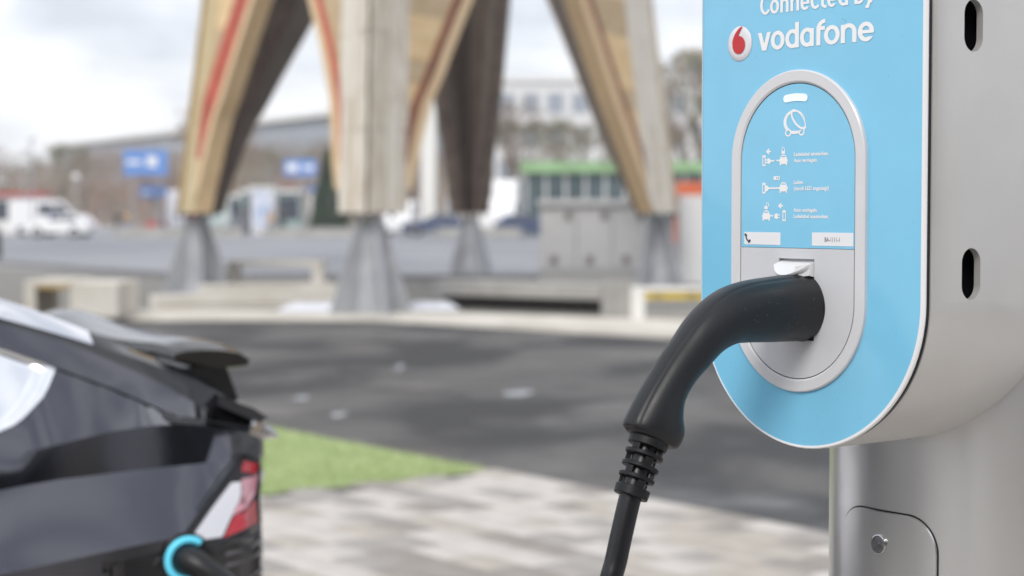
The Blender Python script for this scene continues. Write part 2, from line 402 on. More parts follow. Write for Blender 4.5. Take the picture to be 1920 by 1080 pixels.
# service door on the post's front: parametrised by arc length round the profile
tt = np.linspace(PI, 2 * PI, 1200); cp = np.array([col_pt(t) for t in tt]); sarc = np.r_[0, np.cumsum(np.hypot(*(cp[1:] - cp[:-1]).T))]
def s_of_x(x): i = int(np.argmin(abs(cp[:, 0] - x))); return sarc[i]
def col_s(s, z, off):
    t = interp(s, sarc, tt); x, y = col_pt(t, off); return (x, y, z)
sL, sR = s_of_x(-0.0865), s_of_x(0.0412)
def rrect(s0, s1, z0, z1, r, n=10):
    P = []
    for cx, cz, a0 in ((s1 - r, z1 - r, 0), (s0 + r, z1 - r, PI / 2), (s0 + r, z0 + r, PI), (s1 - r, z0 + r, 1.5 * PI)):
        for k in range(n + 1): a = a0 + PI / 2 * k / n; P.append((cx + r * math.cos(a), cz + r * math.sin(a)))
    return P
ZD1 = -0.2925
def door_surface(s0, s1, z0, z1, r, off):
    n = 40; b = MB(); vs = []; fs = []
    for i in range(n + 1):
        u = (1 - math.cos(PI * i / n)) / 2; s = s0 + (s1 - s0) * u
        e = min(s - s0, s1 - s); h = 0 if e >= r else r - math.sqrt(max(0, r * r - (r - e) ** 2))
        for k in range(5): vs.append(col_s(s, z0 + h + (z1 - z0 - 2 * h) * k / 4, off))
    for i in range(n):
        for k in range(4): q = i * 5 + k; fs.append((q, q + 5, q + 6, q + 1))
    return b.add(vs, fs)
dr = 0.034
b = door_surface(sL - 0.0022, sR + 0.0022, -0.7022, ZD1 + 0.0022, dr + 0.002, 0.0004)
sbuild(b, 'door_gap', mat('door_gap_black', (0.01, 0.01, 0.012), 0.7), smooth=True)
door_b = door_surface(sL, sR, -0.70, ZD1, dr, 0.0022)
Pout = rrect(sL, sR, -0.70, ZD1, dr); Pin = rrect(sL - 0.0006, sR + 0.0006, -0.7006, ZD1 + 0.0006, dr)
n = len(Pout)
door_b.add([col_s(s, z, 0.0022) for s, z in Pout] + [col_s(s, z, 0.0012) for s, z in Pin] + [col_s(s, z, 0.0002) for s, z in Pin],
           [(i, (i + 1) % n, n + (i + 1) % n, n + i) for i in range(n)] + [(n + i, n + (i + 1) % n, 2 * n + (i + 1) % n, 2 * n + i) for i in range(n)])
door = sbuild(door_b, 'door', M_silver_col, smooth=True)
# cylinder lock in the door
lx_s = s_of_x(-0.0279); c0 = Vector(col_s(lx_s, -0.325, 0.0)); nrm = (Vector(col_s(lx_s, -0.325, 0.01)) - c0).normalized()
tx = Vector((0, 0, 1)).cross(nrm).normalized()
def disc_rings(prof, nn=28):
    return [[tuple(c0 + nrm * h + tx * (r * math.cos(2 * PI * k / nn)) + Vector((0, 0, 1)) * (r * math.sin(2 * PI * k / nn))) for k in range(nn)] for r, h in prof]
b = MB(); b.rings(disc_rings([(0.0098, 0.0023), (0.0098, 0.0042), (0.0088, 0.0048), (0.0083, 0.0036)]), cap0=False, cap1=False)
lock = sbuild(b, 'lock', mat('lock_chrome', (0.55, 0.55, 0.56), 0.18, metal=1.0), smooth=True, angle=30)
b = MB(); b.rings(disc_rings([(0.0082, 0.0030), (0.0078, 0.0040), (0.0062, 0.0042)]), cap0=False)
for k in range(7):
    a = k / 7 * 2 * PI; q = c0 + tx * 0.0048 * math.cos(a) + Vector((0, 0, 1)) * 0.0048 * math.sin(a)
    b.tube([tuple(q + nrm * 0.0038), tuple(q + nrm * 0.0048)], 0.0013, 8)
b.tube([tuple(c0 + nrm * 0.004), tuple(c0 + nrm * 0.0052)], 0.0022, 10)
sbuild(b, 'lock_core', mat('lock_steel', (0.30, 0.30, 0.31), 0.35, metal=1.0, var=0.3, vscale=400), smooth=True, angle=30)

# ------- inset: raised grey ring, blue instruction plate, grey socket plate
IX = -0.00736; IT, IB = 0.05476, -0.0773; RA, RB = 0.0842, 0.07176
b = MB(); outs = [(RA, 0.0038), (RA, -0.0022), (RA - 0.0012, -0.0034), (RB + 0.0022, -0.0034), (RB + 0.0004, -0.0022), (RB + 0.0002, 0.003)]
for (a0, y0), (a1, y1) in zip(outs[:-1], outs[1:]): band(b, stadium(a0, IB, IT, 56, IX), stadium(a1, IB, IT, 56, IX), y0, y1, False)
sbuild(b, 'inset_ring', M_ring, smooth=True, angle=50)
b = MB(); band(b, stadium(RB + 0.0003, IB, IT, 56, IX), stadium(RB - 0.0025, IB, IT, 56, IX), 0.0006, 0.0006, False); sbuild(b, 'inset_gap', M_black)
ZL = -0.0268          # edge between the blue plate and the grey socket plate
def part_stadium(a, z_lo, z_hi, y, nx=60):
    b = MB(); vs = []; fs = []
    for i in range(nx + 1):
        x = -a * math.cos(PI * i / nx); hh = math.sqrt(max(0, a * a - x * x))
        lo = max(IB - hh, z_lo); hi = min(IT + hh, z_hi)
        vs += [(IX + x, y, lo), (IX + x, y, hi)]
    for i in range(nx): fs.append((2 * i, 2 * i + 2, 2 * i + 3, 2 * i + 1))
    b.add(vs, fs); return b
sbuild(part_stadium(RB - 0.0005, ZL + 0.0001, 9, -0.0016), 'instruction_plate', M_film)
# socket plate with a rectangular well: built as pieces around the opening
WX0, WX1, WZ0, WZ1 = -0.0292, 0.0160, -0.1126, -0.0367
a = RB - 0.0005; yv = -0.0018
def plate_piece(x0, x1, top):
    b = MB(); vs = []; fs = []; N = 24
    for i in range(N + 1):
        if x0 <= IX - a + 1e-6: x = x0 + (x1 - x0) * (1 - math.cos(PI / 2 * i / N))
        elif x1 >= IX + a - 1e-6: x = x0 + (x1 - x0) * math.sin(PI / 2 * i / N)
        else: x = x0 + (x1 - x0) * i / N
        dx = x - IX; hh = math.sqrt(max(0, a * a - dx * dx)); lo = IB - hh
        lo2, hi2 = {'full': (lo, ZL - 0.0003), 'up': (WZ1, ZL - 0.0003), 'down': (lo, WZ0)}[top]
        vs += [(x, yv, lo2), (x, yv, hi2)]
    for i in range(N): fs.append((2 * i, 2 * i + 2, 2 * i + 3, 2 * i + 1))
    b.add(vs, fs); return b
pb_ = MB()
for x0, x1, tp in ((IX - a, WX0, 'full'), (WX1, IX + a, 'full'), (WX0, WX1, 'up'), (WX0, WX1, 'down')):
    q = plate_piece(x0, x1, tp); pb_.add(q.v, q.f)
splate = sbuild(pb_, 'socket_plate', M_plate)
b = MB(); dpt = 0.0035
b.add([(WX0, yv, WZ0), (WX1, yv, WZ0), (WX1, yv, WZ1), (WX0, yv, WZ1), (WX0, dpt, WZ0), (WX1, dpt, WZ0), (WX1, dpt, WZ1), (WX0, dpt, WZ1)],
      [(0, 1, 5, 4), (1, 2, 6, 5), (2, 3, 7, 6), (3, 0, 4, 7), (4, 5, 6, 7)])
sbuild(b, 'socket_well', M_plate, splate)
# spring flap: a scoop held up by the plug
fb = MB(); xc = (WX0 + WX1) / 2; hw = (WX1 - WX0) / 2 - 0.0012
NU, NV = 30, 10
def flap_top(u, v):
    # u -1..1 across, v 0..1 from hinge to lip
    q = 1 - u * u
    reach = 0.0095 + 0.0115 * q
    zl = -0.0050 - 0.0092 * q
    return (xc + hw * u, 0.004 - (reach + 0.004) * v, WZ1 - 0.0006 + zl * (v ** 0.8))
def flap_bot(u, v):
    x, y, z = flap_top(u, v)
    return (x, y + 0.0012 * v, z - (0.0016 + 0.0125 * (1 - v ** 1.6)))
T = [flap_top(-1 + 2 * i / NU, j / NV) for i in range(NU + 1) for j in range(NV + 1)]
B_ = [flap_bot(-1 + 2 * i / NU, j / NV) for i in range(NU + 1) for j in range(NV + 1)]
Q = (NU + 1) * (NV + 1); fs = []
for i in range(NU):
    for j in range(NV):
        q = i * (NV + 1) + j; fs.append((q, q + 1, q + NV + 2, q + NV + 1)); fs.append((Q + q, Q + q + NV + 1, Q + q + NV + 2, Q + q + 1))
for i in range(NU):
    for j in (0, NV):
        q = i * (NV + 1) + j; fs.append((q, q + NV + 1, Q + q + NV + 1, Q + q))
for j in range(NV):
    for i in (0, NU):
        q = i * (NV + 1) + j; fs.append((q, q + 1, Q + q + 1, Q + q))
fb.add(T + B_, fs)
# solid cheek on the right-hand end
x1 = WX1 - 0.0008
fb.add([(x1, 0.004, WZ1 - 0.004), (x1, -0.006, WZ1 - 0.0045), (x1, -0.008, WZ1 - 0.015), (x1, 0.004, WZ1 - 0.018),
        (x1 - 0.012, 0.004, WZ1 - 0.012), (x1 - 0.010, -0.0165, WZ1 - 0.0070), (x1 - 0.008, -0.012, WZ1 - 0.0165), (x1 - 0.01, 0.004, WZ1 - 0.018)],
       [(0, 1, 2, 3), (0, 4, 5, 1), (1, 5, 6, 2), (2, 6, 7, 3), (4, 7, 6, 5)])
sbuild(fb, 'socket_flap', mat('flap_white', (0.74, 0.75, 0.76), 0.3, coat=0.2), splate, smooth=True, angle=42)

# ------- flat print: signed-distance shapes meshed with marching squares
def sd_seg(X, Z, ax, az, bx, bz, r):
    px, pz = X - ax, Z - az; dx, dz = bx - ax, bz - az
    t = np.clip((px * dx + pz * dz) / max(1e-9, dx * dx + dz * dz), 0, 1)
    return r - np.hypot(px - t * dx, pz - t * dz)
def sd_box(X, Z, x0, x1, z0, z1): return np.minimum(np.minimum(X - x0, x1 - X), np.minimum(Z - z0, z1 - Z))
def sd_ell(X, Z, cx, cz, rx, rz, rot=0.0):
    c, s = math.cos(rot), math.sin(rot); dx, dz = X - cx, Z - cz; u = c * dx + s * dz; v = -s * dx + c * dz
    return (1 - np.hypot(u / rx, v / rz)) * min(rx, rz)
def sd_poly_line(X, Z, pts, r):
    out = None
    for a, b2 in zip(pts[:-1], pts[1:]):
        d = sd_seg(X, Z, *a, *b2, r); out = d if out is None else np.maximum(out, d)
    return out
MM = 0.001
def print_mesh(fn, x0, x1, z0, z1, h, yfun, dst):
    xs = np.arange(x0, x1 + h, h); zs = np.arange(z0, z1 + h, h); X, Z = np.meshgrid(xs, zs, indexing='ij'); F = fn(X, Z)
    F = np.where(abs(F) < 1e-6, 1e-6, F); pos = F > 0
    full = pos[:-1, :-1] & pos[1:, :-1] & pos[1:, 1:] & pos[:-1, 1:]; anyp = pos[:-1, :-1] | pos[1:, :-1] | pos[1:, 1:] | pos[:-1, 1:]
    # full cells merged into vertical runs
    for i in range(full.shape[0]):
        j = 0
        while j < full.shape[1]:
            if full[i, j]:
                j2 = j
                while j2 < full.shape[1] and full[i, j2]: j2 += 1
                c = [(xs[i], zs[j]), (xs[i + 1], zs[j]), (xs[i + 1], zs[j2]), (xs[i], zs[j2])]
                dst.add([(x * MM, yfun(x * MM), z * MM) for x, z in c], [(0, 1, 2, 3)]); j = j2
            else: j += 1
    for i, j in np.argwhere(anyp & ~full):
        c = [(i, j), (i + 1, j), (i + 1, j + 1), (i, j + 1)]; poly = []
        for k in range(4):
            (a0, b0), (a1, b1) = c[k], c[(k + 1) % 4]; f0, f1 = F[a0, b0], F[a1, b1]
            if f0 > 0: poly.append((xs[a0], zs[b0]))
            if (f0 > 0) != (f1 > 0):
                t = f0 / (f0 - f1); poly.append((xs[a0] + t * (xs[a1] - xs[a0]), zs[b0] + t * (zs[b1] - zs[b0])))
        if len(poly) >= 3: dst.add([(x * MM, yfun(x * MM), z * MM) for x, z in poly], [tuple(range(len(poly)))])
def glyph(ch, x0, x1, zb, xh, r, X, Z, asc=1.38):
    """r is half the stroke; horizontal strokes come out a little thinner"""
    s = 0.84; Xs = X * s; a, c = x0 * s, x1 * s; zt = zb + xh; zm = (zb + zt) / 2
    def ring(l, rr, b_, t_):
        return np.minimum(sd_ell(Xs, Z, (l + rr) / 2, (b_ + t_) / 2, (rr - l) / 2, (t_ - b_) / 2), -sd_ell(Xs, Z, (l + rr) / 2, (b_ + t_) / 2, (rr - l) / 2 - 2 * r, (t_ - b_) / 2 - 1.8 * r))
    stem = lambda xl, z0_, z1_: sd_box(Xs, Z, xl, xl + 2 * r, z0_, z1_)
    o = 0.25
    if ch == 'o': return ring(a, c, zb - o, zt + o)
    if ch == 'v': return np.maximum(np.minimum(sd_seg(Xs, Z, a + r, zt + r, (a + c) / 2, zb + r * 0.5, r), zt - Z), np.minimum(sd_seg(Xs, Z, c - r, zt + r, (a + c) / 2, zb + r * 0.5, r), zt - Z)) if False else np.minimum(np.minimum(np.maximum(sd_seg(Xs, Z, a + r * .9, zt + 2, (a + c) / 2, zb - 1.0, r), sd_seg(Xs, Z, c - r * .9, zt + 2, (a + c) / 2, zb - 1.0, r)), zt - Z), Z - zb)
    if ch == 'd': return np.maximum(ring(a, c + 0.6, zb - o, zt + o) if False else np.minimum(ring(a, c + 0.8, zb - o, zt + o), c - Xs), stem(c - 2 * r, zb, zb + xh * asc))
    if ch == 'a': return np.maximum(np.minimum(ring(a, c + 0.8, zb - o, zt + o), c - Xs), stem(c - 2 * r, zb, zt - 0.6))
    if ch == 'b': return np.maximum(np.minimum(ring(a - 0.8, c, zb - o, zt + o), Xs - a), stem(a, zb, zb + xh * asc))
    if ch == 'n':
        rad = (c - a) / 2; arch = np.minimum(np.minimum(sd_ell(Xs, Z, (a + c) / 2, zt - rad, rad, rad + o), -sd_ell(Xs, Z, (a + c) / 2, zt - rad, rad - 2 * r, rad - 1.75 * r)), Z - (zt - rad))
        return np.maximum(np.maximum(arch, stem(a, zb, zt - 0.3 * r)), stem(c - 2 * r, zb, zt - rad + 0.05))
    if ch == 'c' or ch == 'C':
        g = ring(a, c + 1.2 * r, zb - o, zt + o); cut = np.maximum(c - Xs, -1e9); mask = sd_box(Xs, Z, (a + c) / 2 + 0.5 * r, c + 9, zm - xh * 0.24, zm + xh * 0.24)
        return np.minimum(np.minimum(g, -mask), cut)
    if ch == 'e':
        g = ring(a, c, zb - o, zt + o); mask = np.minimum(sd_box(Xs, Z, (a + c) / 2, c + 9, zm - xh * 0.27, zm - r * 0.75), Xs * 0 + 9)
        bar = np.minimum(sd_box(Xs, Z, a + r, c - 0.1, zm - r * 0.75, zm + r * 0.7), sd_ell(Xs, Z, (a + c) / 2, zm, (c - a) / 2, (zt - zb) / 2 + o))
        return np.maximum(np.minimum(g, -mask), bar)
    if ch == 'f':
        R_ = c - a - 0.2; za = zb + xh * asc
        hook = np.minimum(np.minimum(np.minimum(sd_ell(Xs, Z, a + R_, za - R_, R_, R_), -sd_ell(Xs, Z, a + R_, za - R_, R_ - 2 * r, R_ - 1.75 * r)), Z - (za - R_)), a + R_ * 1.02 - Xs)
        return np.maximum(np.maximum(hook, stem(a, zb, za - R_ + 0.05)), sd_box(Xs, Z, a, c - 0.4, zt - 1.75 * r + 0.2, zt + 0.2))
    if ch == 't':
        return np.maximum(np.maximum(stem(a + 0.9, zb + 1.6 * r, zb + xh * 1.25), sd_box(Xs, Z, a, c, zt - 1.7 * r, zt)),
                          np.minimum(np.minimum(np.minimum(sd_ell(Xs, Z, a + 0.9 + 3 * r, zb + 2.6 * r, 3 * r, 2.8 * r), -sd_ell(Xs, Z, a + 0.9 + 3 * r, zb + 2.6 * r, r, 1.0 * r)), zb + 2.6 * r - Z), c - Xs))
    if ch == 'y':
        g = glyph('v', x0, x1, zb, xh, r, X, Z)
        tail = np.minimum(np.minimum(sd_seg(Xs, Z, c - r * .9, zt, (a + c) / 2 - xh * 0.28 * s, zb - xh * 0.36, r), zt - Z), Z - (zb - xh * 0.30))
        hk = sd_box(Xs, Z, a + 0.2, (a + c) / 2 - xh * 0.1, zb - xh * 0.36, zb - xh * 0.36 + 1.7 * r)
        return np.maximum(np.maximum(g, tail), hk)
ycur = lambda off: (lambda x: K * x * x + off)
M_print = mat('white_print', (0.86, 0.86, 0.87), 0.35)
b = MB(); zb, xh = 159.6, 17.2
for ch, x0, x1 in (('v', -60.2, -42.2), ('o', -42.4, -24.6), ('d', -23.6, -6.3), ('a', -5.0, 12.2), ('f', 15.4, 26.2), ('o', 24.6, 43.3), ('n', 44.6, 62.8), ('e', 64.3, 82.6)):
    print_mesh(lambda X, Z: glyph(ch, x0, x1, zb, xh, 2.05, X, Z), x0 - 2, x1 + 2, zb - 1, zb + 26, 0.45, ycur(-0.0005), b)
sbuild(b, 'brand_lettering', M_print)
b = MB(); zb, xh = 193.6, 12.8
for ch, x0, x1 in (('C', -57.0, -44.6), ('o', -43.8, -32.0), ('n', -30.3, -19.7), ('n', -17.2, -6.3), ('e', -4.6, 6.6), ('c', 8.0, 18.2), ('t', 19.8, 27.4), ('e', 28.2, 39.2), ('d', 41.4, 52.9), ('b', 60.0, 71.3), ('y', 72.4, 84.0)):
    h_ = 17.6 if ch == 'C' else xh
    print_mesh(lambda X, Z: glyph(ch, x0, x1, zb, h_, 1.42, X, Z), x0 - 2, x1 + 2, zb - 6, zb + 22, 0.45, ycur(-0.0005), b)
sbuild(b, 'slogan_lettering', M_print)
# round emblem: pearl disc with a red speech-mark drop, slightly domed
EX, EZ, ER = -85.1, 168.6, 16.8
b = MB(); rr = []
for r_, y_ in ((ER, -0.0003), (ER - 0.3, -0.0007), (ER * 0.7, -0.0011), (ER * 0.4, -0.0013), (0.2, -0.0014)):
    rr.append([((EX + r_ * math.cos(t)) * MM, K * ((EX + r_ * math.cos(t)) * MM) ** 2 + y_, (EZ + r_ * math.sin(t)) * MM) for t in np.linspace(0, 2 * PI, 49)[:-1]])
b.rings(rr, cap0=False)
emb = sbuild(b, 'emblem', mat('emblem_pearl', (0.72, 0.72, 0.76), 0.25, coat=0.3), smooth=True)
def drop(X, Z):
    out = sd_ell(X, Z, -85.2, 167.3, 8.8, 8.6)
    for i in range(25):          # the tapering tail sweeps up from the left flank to the top right
        t = i / 24; cx = (1 - t) ** 2 * -90.6 + 2 * t * (1 - t) * -89.0 + t * t * -80.3; cz = (1 - t) ** 2 * 170.0 + 2 * t * (1 - t) * 179.5 + t * t * 184.8
        out = np.maximum(out, (3.4 * (1 - t) ** 0.8 + 0.35) - np.hypot(X - cx, Z - cz))
    return out
b = MB(); print_mesh(drop, -96, -76, 156, 187, 0.4, lambda x: K * x * x - 0.0018, b)
sbuild(b, 'emblem_drop', mat('emblem_red', (0.55, 0.03, 0.035), 0.35), emb)

yp = lambda off: (lambda x: off)
# LED bar (slightly arched, lit) and the little car pictogram
def ledbar(X, Z):
    d = None
    pts = [(-20.3 + i * 2.34, 112.6 + 0.9 * math.sin(PI * (i / 10))) for i in range(11)]
    return sd_poly_line(X, Z, pts, 3.5)
b = MB(); print_mesh(ledbar, -26, 8, 106, 119, 0.5, yp(-0.0023), b)
ml = mat('led_lens', (0.8, 0.92, 0.98), 0.3)
bs = ml.node_tree.nodes['Principled BSDF']; bs.inputs['Emission Color'].default_value = (0.75, 0.93, 1, 1); bs.inputs['Emission Strength'].default_value = 0.12
sbuild(b, 'led_bar', ml)
def carlogo(X, Z):
    cx, cz = -9.2, 89.6
    outer = np.minimum(sd_ell(X, Z, cx - 1.0, cz + 1.0, 13.6, 11.2), -sd_ell(X, Z, cx + 0.6, cz + 1.2, 11.4, 9.2))
    lowcut = np.minimum(X - (cx + 1.5), cz + 2.0 - Z)
    outer = np.minimum(outer, -np.minimum(lowcut, Z - (cz - 6.6)))
    eye = np.minimum(sd_ell(X, Z, cx + 4.0, cz + 3.4, 12.0, 6.0, -0.78), -sd_ell(X, Z, cx + 4.4, cz + 3.6, 10.2, 4.3, -0.78))
    base = sd_seg(X, Z, cx - 6, cz - 8.4, cx + 5, cz - 8.6, 1.3)
    w1 = np.minimum(sd_ell(X, Z, cx - 8.6, cz - 8.9, 4.0, 3.6), -sd_ell(X, Z, cx - 8.6, cz - 8.9, 2.5, 2.1))
    base = np.minimum(base, -sd_ell(X, Z, cx - 8.6, cz - 8.9, 3.4, 3.0))
    outer = np.minimum(outer, -sd_ell(X, Z, cx - 8.6, cz - 8.9, 3.2, 2.8))
    w2 = np.minimum(np.minimum(sd_ell(X, Z, cx + 8.2, cz - 8.6, 3.8, 3.4), -sd_ell(X, Z, cx + 8.2, cz - 8.6, 2.3, 1.9)), cz - 7.2 - Z)
    arm = sd_poly_line(X, Z, [(cx + 11.0, cz - 7.6), (cx + 11.6, cz - 5.6), (cx + 13.6, cz - 4.4)], 0.75)
    return np.maximum.reduce([outer, eye, base, w1, w2, arm])
b = MB(); print_mesh(carlogo, -27, 9, 74, 104, 0.4, yp(-0.0019), b)
sbuild(b, 'car_pictogram', M_print)
# three rows of small pictograms
def icar(X, Z, cx, cz):   # front view of a car, about 10 x 9 mm
    body = np.minimum(sd_ell(X, Z, cx, cz, 5.4, 3.3), 99)
    roof = np.minimum(sd_ell(X, Z, cx, cz + 2.2, 4.2, 3.4), -sd_box(X, Z, cx - 2.6, cx + 2.6, cz + 2.1, cz + 4.2))
    w = np.maximum(sd_box(X, Z, cx - 4.8, cx - 2.9, cz - 4.4, cz - 0.5), sd_box(X, Z, cx + 2.9, cx + 4.8, cz - 4.4, cz - 0.5))
    return np.maximum.reduce([body, roof, w])
def ipost(X, Z, cx, cz):
    o_ = sd_box(X, Z, cx - 2.1, cx + 2.1, cz - 5.2, cz + 5.2); i2 = sd_box(X, Z, cx - 1.0, cx + 1.0, cz - 3.6, cz + 2.9)
    return np.minimum(o_, -i2)
def iarrow(X, Z, cx, cz):
    return np.maximum.reduce([sd_seg(X, Z, cx - 2.2, cz, cx + 2.6, cz, 0.75), sd_seg(X, Z, cx - 2.2, cz, cx + 0.4, cz + 2.0, 0.75), sd_seg(X, Z, cx - 2.2, cz, cx + 0.4, cz - 2.0, 0.75)])
def iplug(X, Z, cx, cz, d=1):
    return np.maximum.reduce([np.minimum(sd_ell(X, Z, cx, cz, 3.0, 2.7), (X - cx + 1.2) * d if d > 0 else (cx + 1.2 - X)), sd_seg(X, Z, cx - 3.6 * d, cz + 1.2, cx, cz + 1.2, 0.55), sd_seg(X, Z, cx - 3.6 * d, cz - 1.2, cx, cz - 1.2, 0.55)])
def ilock(X, Z, cx, cz, opened=False):
    s2 = 1.6 if opened else 0
    sh = np.minimum(np.minimum(sd_ell(X, Z, cx + s2 * 1.2, cz + 1.4, 2.0, 2.8), -sd_ell(X, Z, cx + s2 * 1.2, cz + 1.4, 1.2, 2.0)), Z - cz)
    return np.maximum(sd_box(X, Z, cx - 2.3, cx + 2.3, cz - 2.3, cz + 0.4), sh)
b = MB()
rows_ = [
    (lambda X, Z: np.maximum.reduce([ipost(X, Z, -48.8, 55.3), iarrow(X, Z, -43.0, 63.9), iplug(X, Z, -43.0, 54.8), sd_seg(X, Z, -42, 54.8, -35.8, 55.0, 0.7), sd_seg(X, Z, -32.0, 55.2, -27, 55.2, 0.7), icar(X, Z, -23.6, 55.0), ilock(X, Z, -24.0, 63.6)]), 48, 69),
    (lambda X, Z: np.maximum.reduce([ipost(X, Z, -48.7, 29.3), np.minimum(sd_ell(X, Z, -46.4, 29.0, 4.0, 3.0), X + 46.6), sd_seg(X, Z, -43, 29.2, -26, 29.2, 0.75), icar(X, Z, -23.4, 29.2),
                                    np.minimum(sd_box(X, Z, -36.2, -28.2, 36.9, 40.5), -np.maximum(sd_box(X, Z, -32.6, -31.4, 37.7, 39.7), sd_box(X, Z, -30.6, -29.4, 37.7, 39.7)))]), 23, 42),
    (lambda X, Z: np.maximum.reduce([ipost(X, Z, -22.3, 3.3), iarrow(X, Z, -27.0, 12.6), iplug(X, Z, -32.0, 2.8, -1), icar(X, Z, -45.4, 2.8), sd_seg(X, Z, -42, 3.2, -37.0, 3.2, 0.7), ilock(X, Z, -45.8, 11.8, True)]), -4, 18)]
for fn, z0, z1 in rows_: print_mesh(fn, -54, -16, z0, z1, 0.4, yp(-0.0019), b)
sbuild(b, 'instruction_pictograms', M_print)
# labels
M_lab = mat('label_white', (0.80, 0.81, 0.84), 0.4)
lb1 = sbuild((lambda b: b.box(-0.0745, -0.0271, -0.00185, -0.0016, -0.0243, -0.0125))(MB()), 'phone_label', M_lab)
lb2 = sbuild((lambda b: b.box(0.0129, 0.0627, -0.00185, -0.0016, -0.0242, -0.0120))(MB()), 'number_label', M_lab)
M_ink = mat('dark_ink', (0.03, 0.03, 0.04), 0.5); M_ink2 = mat('grey_ink', (0.13, 0.13, 0.15), 0.5)
def phone(X, Z):
    return np.maximum.reduce([sd_poly_line(X, Z, [(-72.4, -15.6), (-71.6, -18.4), (-69.9, -20.4), (-67.2, -21.6)], 0.75), sd_seg(X, Z, -72.9, -14.8, -71.6, -15.9, 1.1), sd_seg(X, Z, -68.3, -21.9, -66.8, -20.6, 1.1)])
b = MB(); print_mesh(phone, -76, -64, -24, -13, 0.3, yp(-0.0021), b)
sbuild(b, 'phone_pictogram', M_ink, lb1)
def text_part(name, body, x, z, size, width, y, m, parent, offset=0.0):
    cu = bpy.data.curves.new(name, 'FONT'); cu.body = body; cu.size = size; cu.offset = offset; cu.resolution_u = 3
    t = bpy.data.objects.new('t', cu); COL.objects.link(t); bpy.context.view_layer.update()
    dg = bpy.context.evaluated_depsgraph_get(); me = bpy.data.meshes.new_from_object(t.evaluated_get(dg)); bpy.data.objects.remove(t)
    co = np.array([v.co for v in me.vertices]); wd = co[:, 0].max() - co[:, 0].min(); kx = width / wd if width else 1
    bb = MB(); bb.add([((c[0] - co[:, 0].min()) * kx + x, y, z + c[1]) for c in co], [tuple(p.vertices) for p in me.polygons])
    return sbuild(bb, name, m, parent)
for body, z, wd in (('Ladekabel einstecken.', 0.0589, 0.0432), ('Auto verriegeln.', 0.0531, 0.0295), ('Laden.', 0.0329, 0.0125), ('(durch LED angezeigt)', 0.0271, 0.0436), ('Auto entriegeln.', 0.0070, 0.0300), ('Ladekabel ausstecken.', 0.0012, 0.0440)):
    text_part('instruction_text', body, -0.0104, z, 0.0049, wd, -0.0019, M_print, None, 0.00014)
text_part('number_text', 'BA-1111-1', 0.0287, -0.0203, 0.0058, 0.0180, -0.0021, M_ink2, lb2, 0.0)

# ================================================================== CHARGING CABLE (handle, strain relief, cord, car-side plug)
cabl = thing('charging_cable', (0, 0, 0), 'black charging cable with curved handle plugged into the silver charging station', 'charging cable')
bpy.context.view_layer.update()
M_rub = mat('handle_rubber', (0.010, 0.0105, 0.0125), 0.40, spec=0.5, var=0.12, vscale=14, bump=0.10, bscale=900, rvar=0.06)
M_rub2 = mat('relief_rubber', (0.010, 0.0105, 0.012), 0.45, spec=0.35, bump=0.12, bscale=900)
M_cord = mat('cord_rubber', (0.012, 0.0125, 0.015), 0.30, bump=0.05, bscale=500)
def wpt(p): v = ST @ Vector(p); return v
HX = -0.0012
stn_l = [  # (y, z centre), (in-plane half, sideways half), in the station's frame
    ((0.012, -0.0818), (0.0300, 0.0290)), ((-0.0005, -0.0818), (0.0302, 0.0292)), ((-0.0022, -0.0818), (0.0312, 0.0300)), ((-0.012, -0.0819), (0.0312, 0.0300)), ((-0.0268, -0.0822), (0.0306, 0.0295)),
    ((-0.0460, -0.0827), (0.0298, 0.0287)), ((-0.0651, -0.0832), (0.0286, 0.0275)), ((-0.0812, -0.0845), (0.0272, 0.0262)), ((-0.0957, -0.0872), (0.0254, 0.0247)), ((-0.1118, -0.0937), (0.0232, 0.0232)),
    ((-0.1266, -0.1030), (0.0212, 0.0220)), ((-0.1425, -0.1172), (0.0196, 0.0205)), ((-0.1585, -0.1317), (0.0184, 0.0196)), ((-0.1731, -0.1492), (0.0190, 0.0197)),
    ((-0.1813, -0.1655), (0.0240, 0.0208)), ((-0.1849, -0.1780), (0.0292, 0.0215)), ((-0.1870, -0.1860), (0.0290, 0.0212)), ((-0.1890, -0.1905), (0.0255, 0.0190)), ((-0.1896, -0.1918), (0.0215, 0.0165))]
cs = np.array([s[0] for s in stn_l]); hs_ = np.array([s[1] for s in stn_l])
# resample smoothly (Catmull-Rom)
def catmull(P, m):
    P = np.asarray(P, float); out = []
    Q_ = np.vstack([2 * P[0] - P[1], P, 2 * P[-1] - P[-2]])
    for i in range(1, len(Q_) - 2):
        for t in np.linspace(0, 1, m, endpoint=False):
            p0, p1, p2, p3 = Q_[i - 1:i + 3]
            out.append(0.5 * (2 * p1 + (-p0 + p2) * t + (2 * p0 - 5 * p1 + 4 * p2 - p3) * t * t + (-p0 + 3 * p1 - 3 * p2 + p3) * t ** 3))
    out.append(P[-1]); return np.array(out)
CR = catmull(np.hstack([cs, hs_]), 4)
CEN, HV = CR[:, :2], CR[:, 2:]
rings_ = []; NR = 96
dirs = np.gradient(CEN, axis=0); 
for k in range(3):
    dirs[1:-1] = (dirs[:-2] + dirs[1:-1] * 2 + dirs[2:]) / 4
def lerp_end(i):
    return dirs[i] / np.linalg.norm(dirs[i])
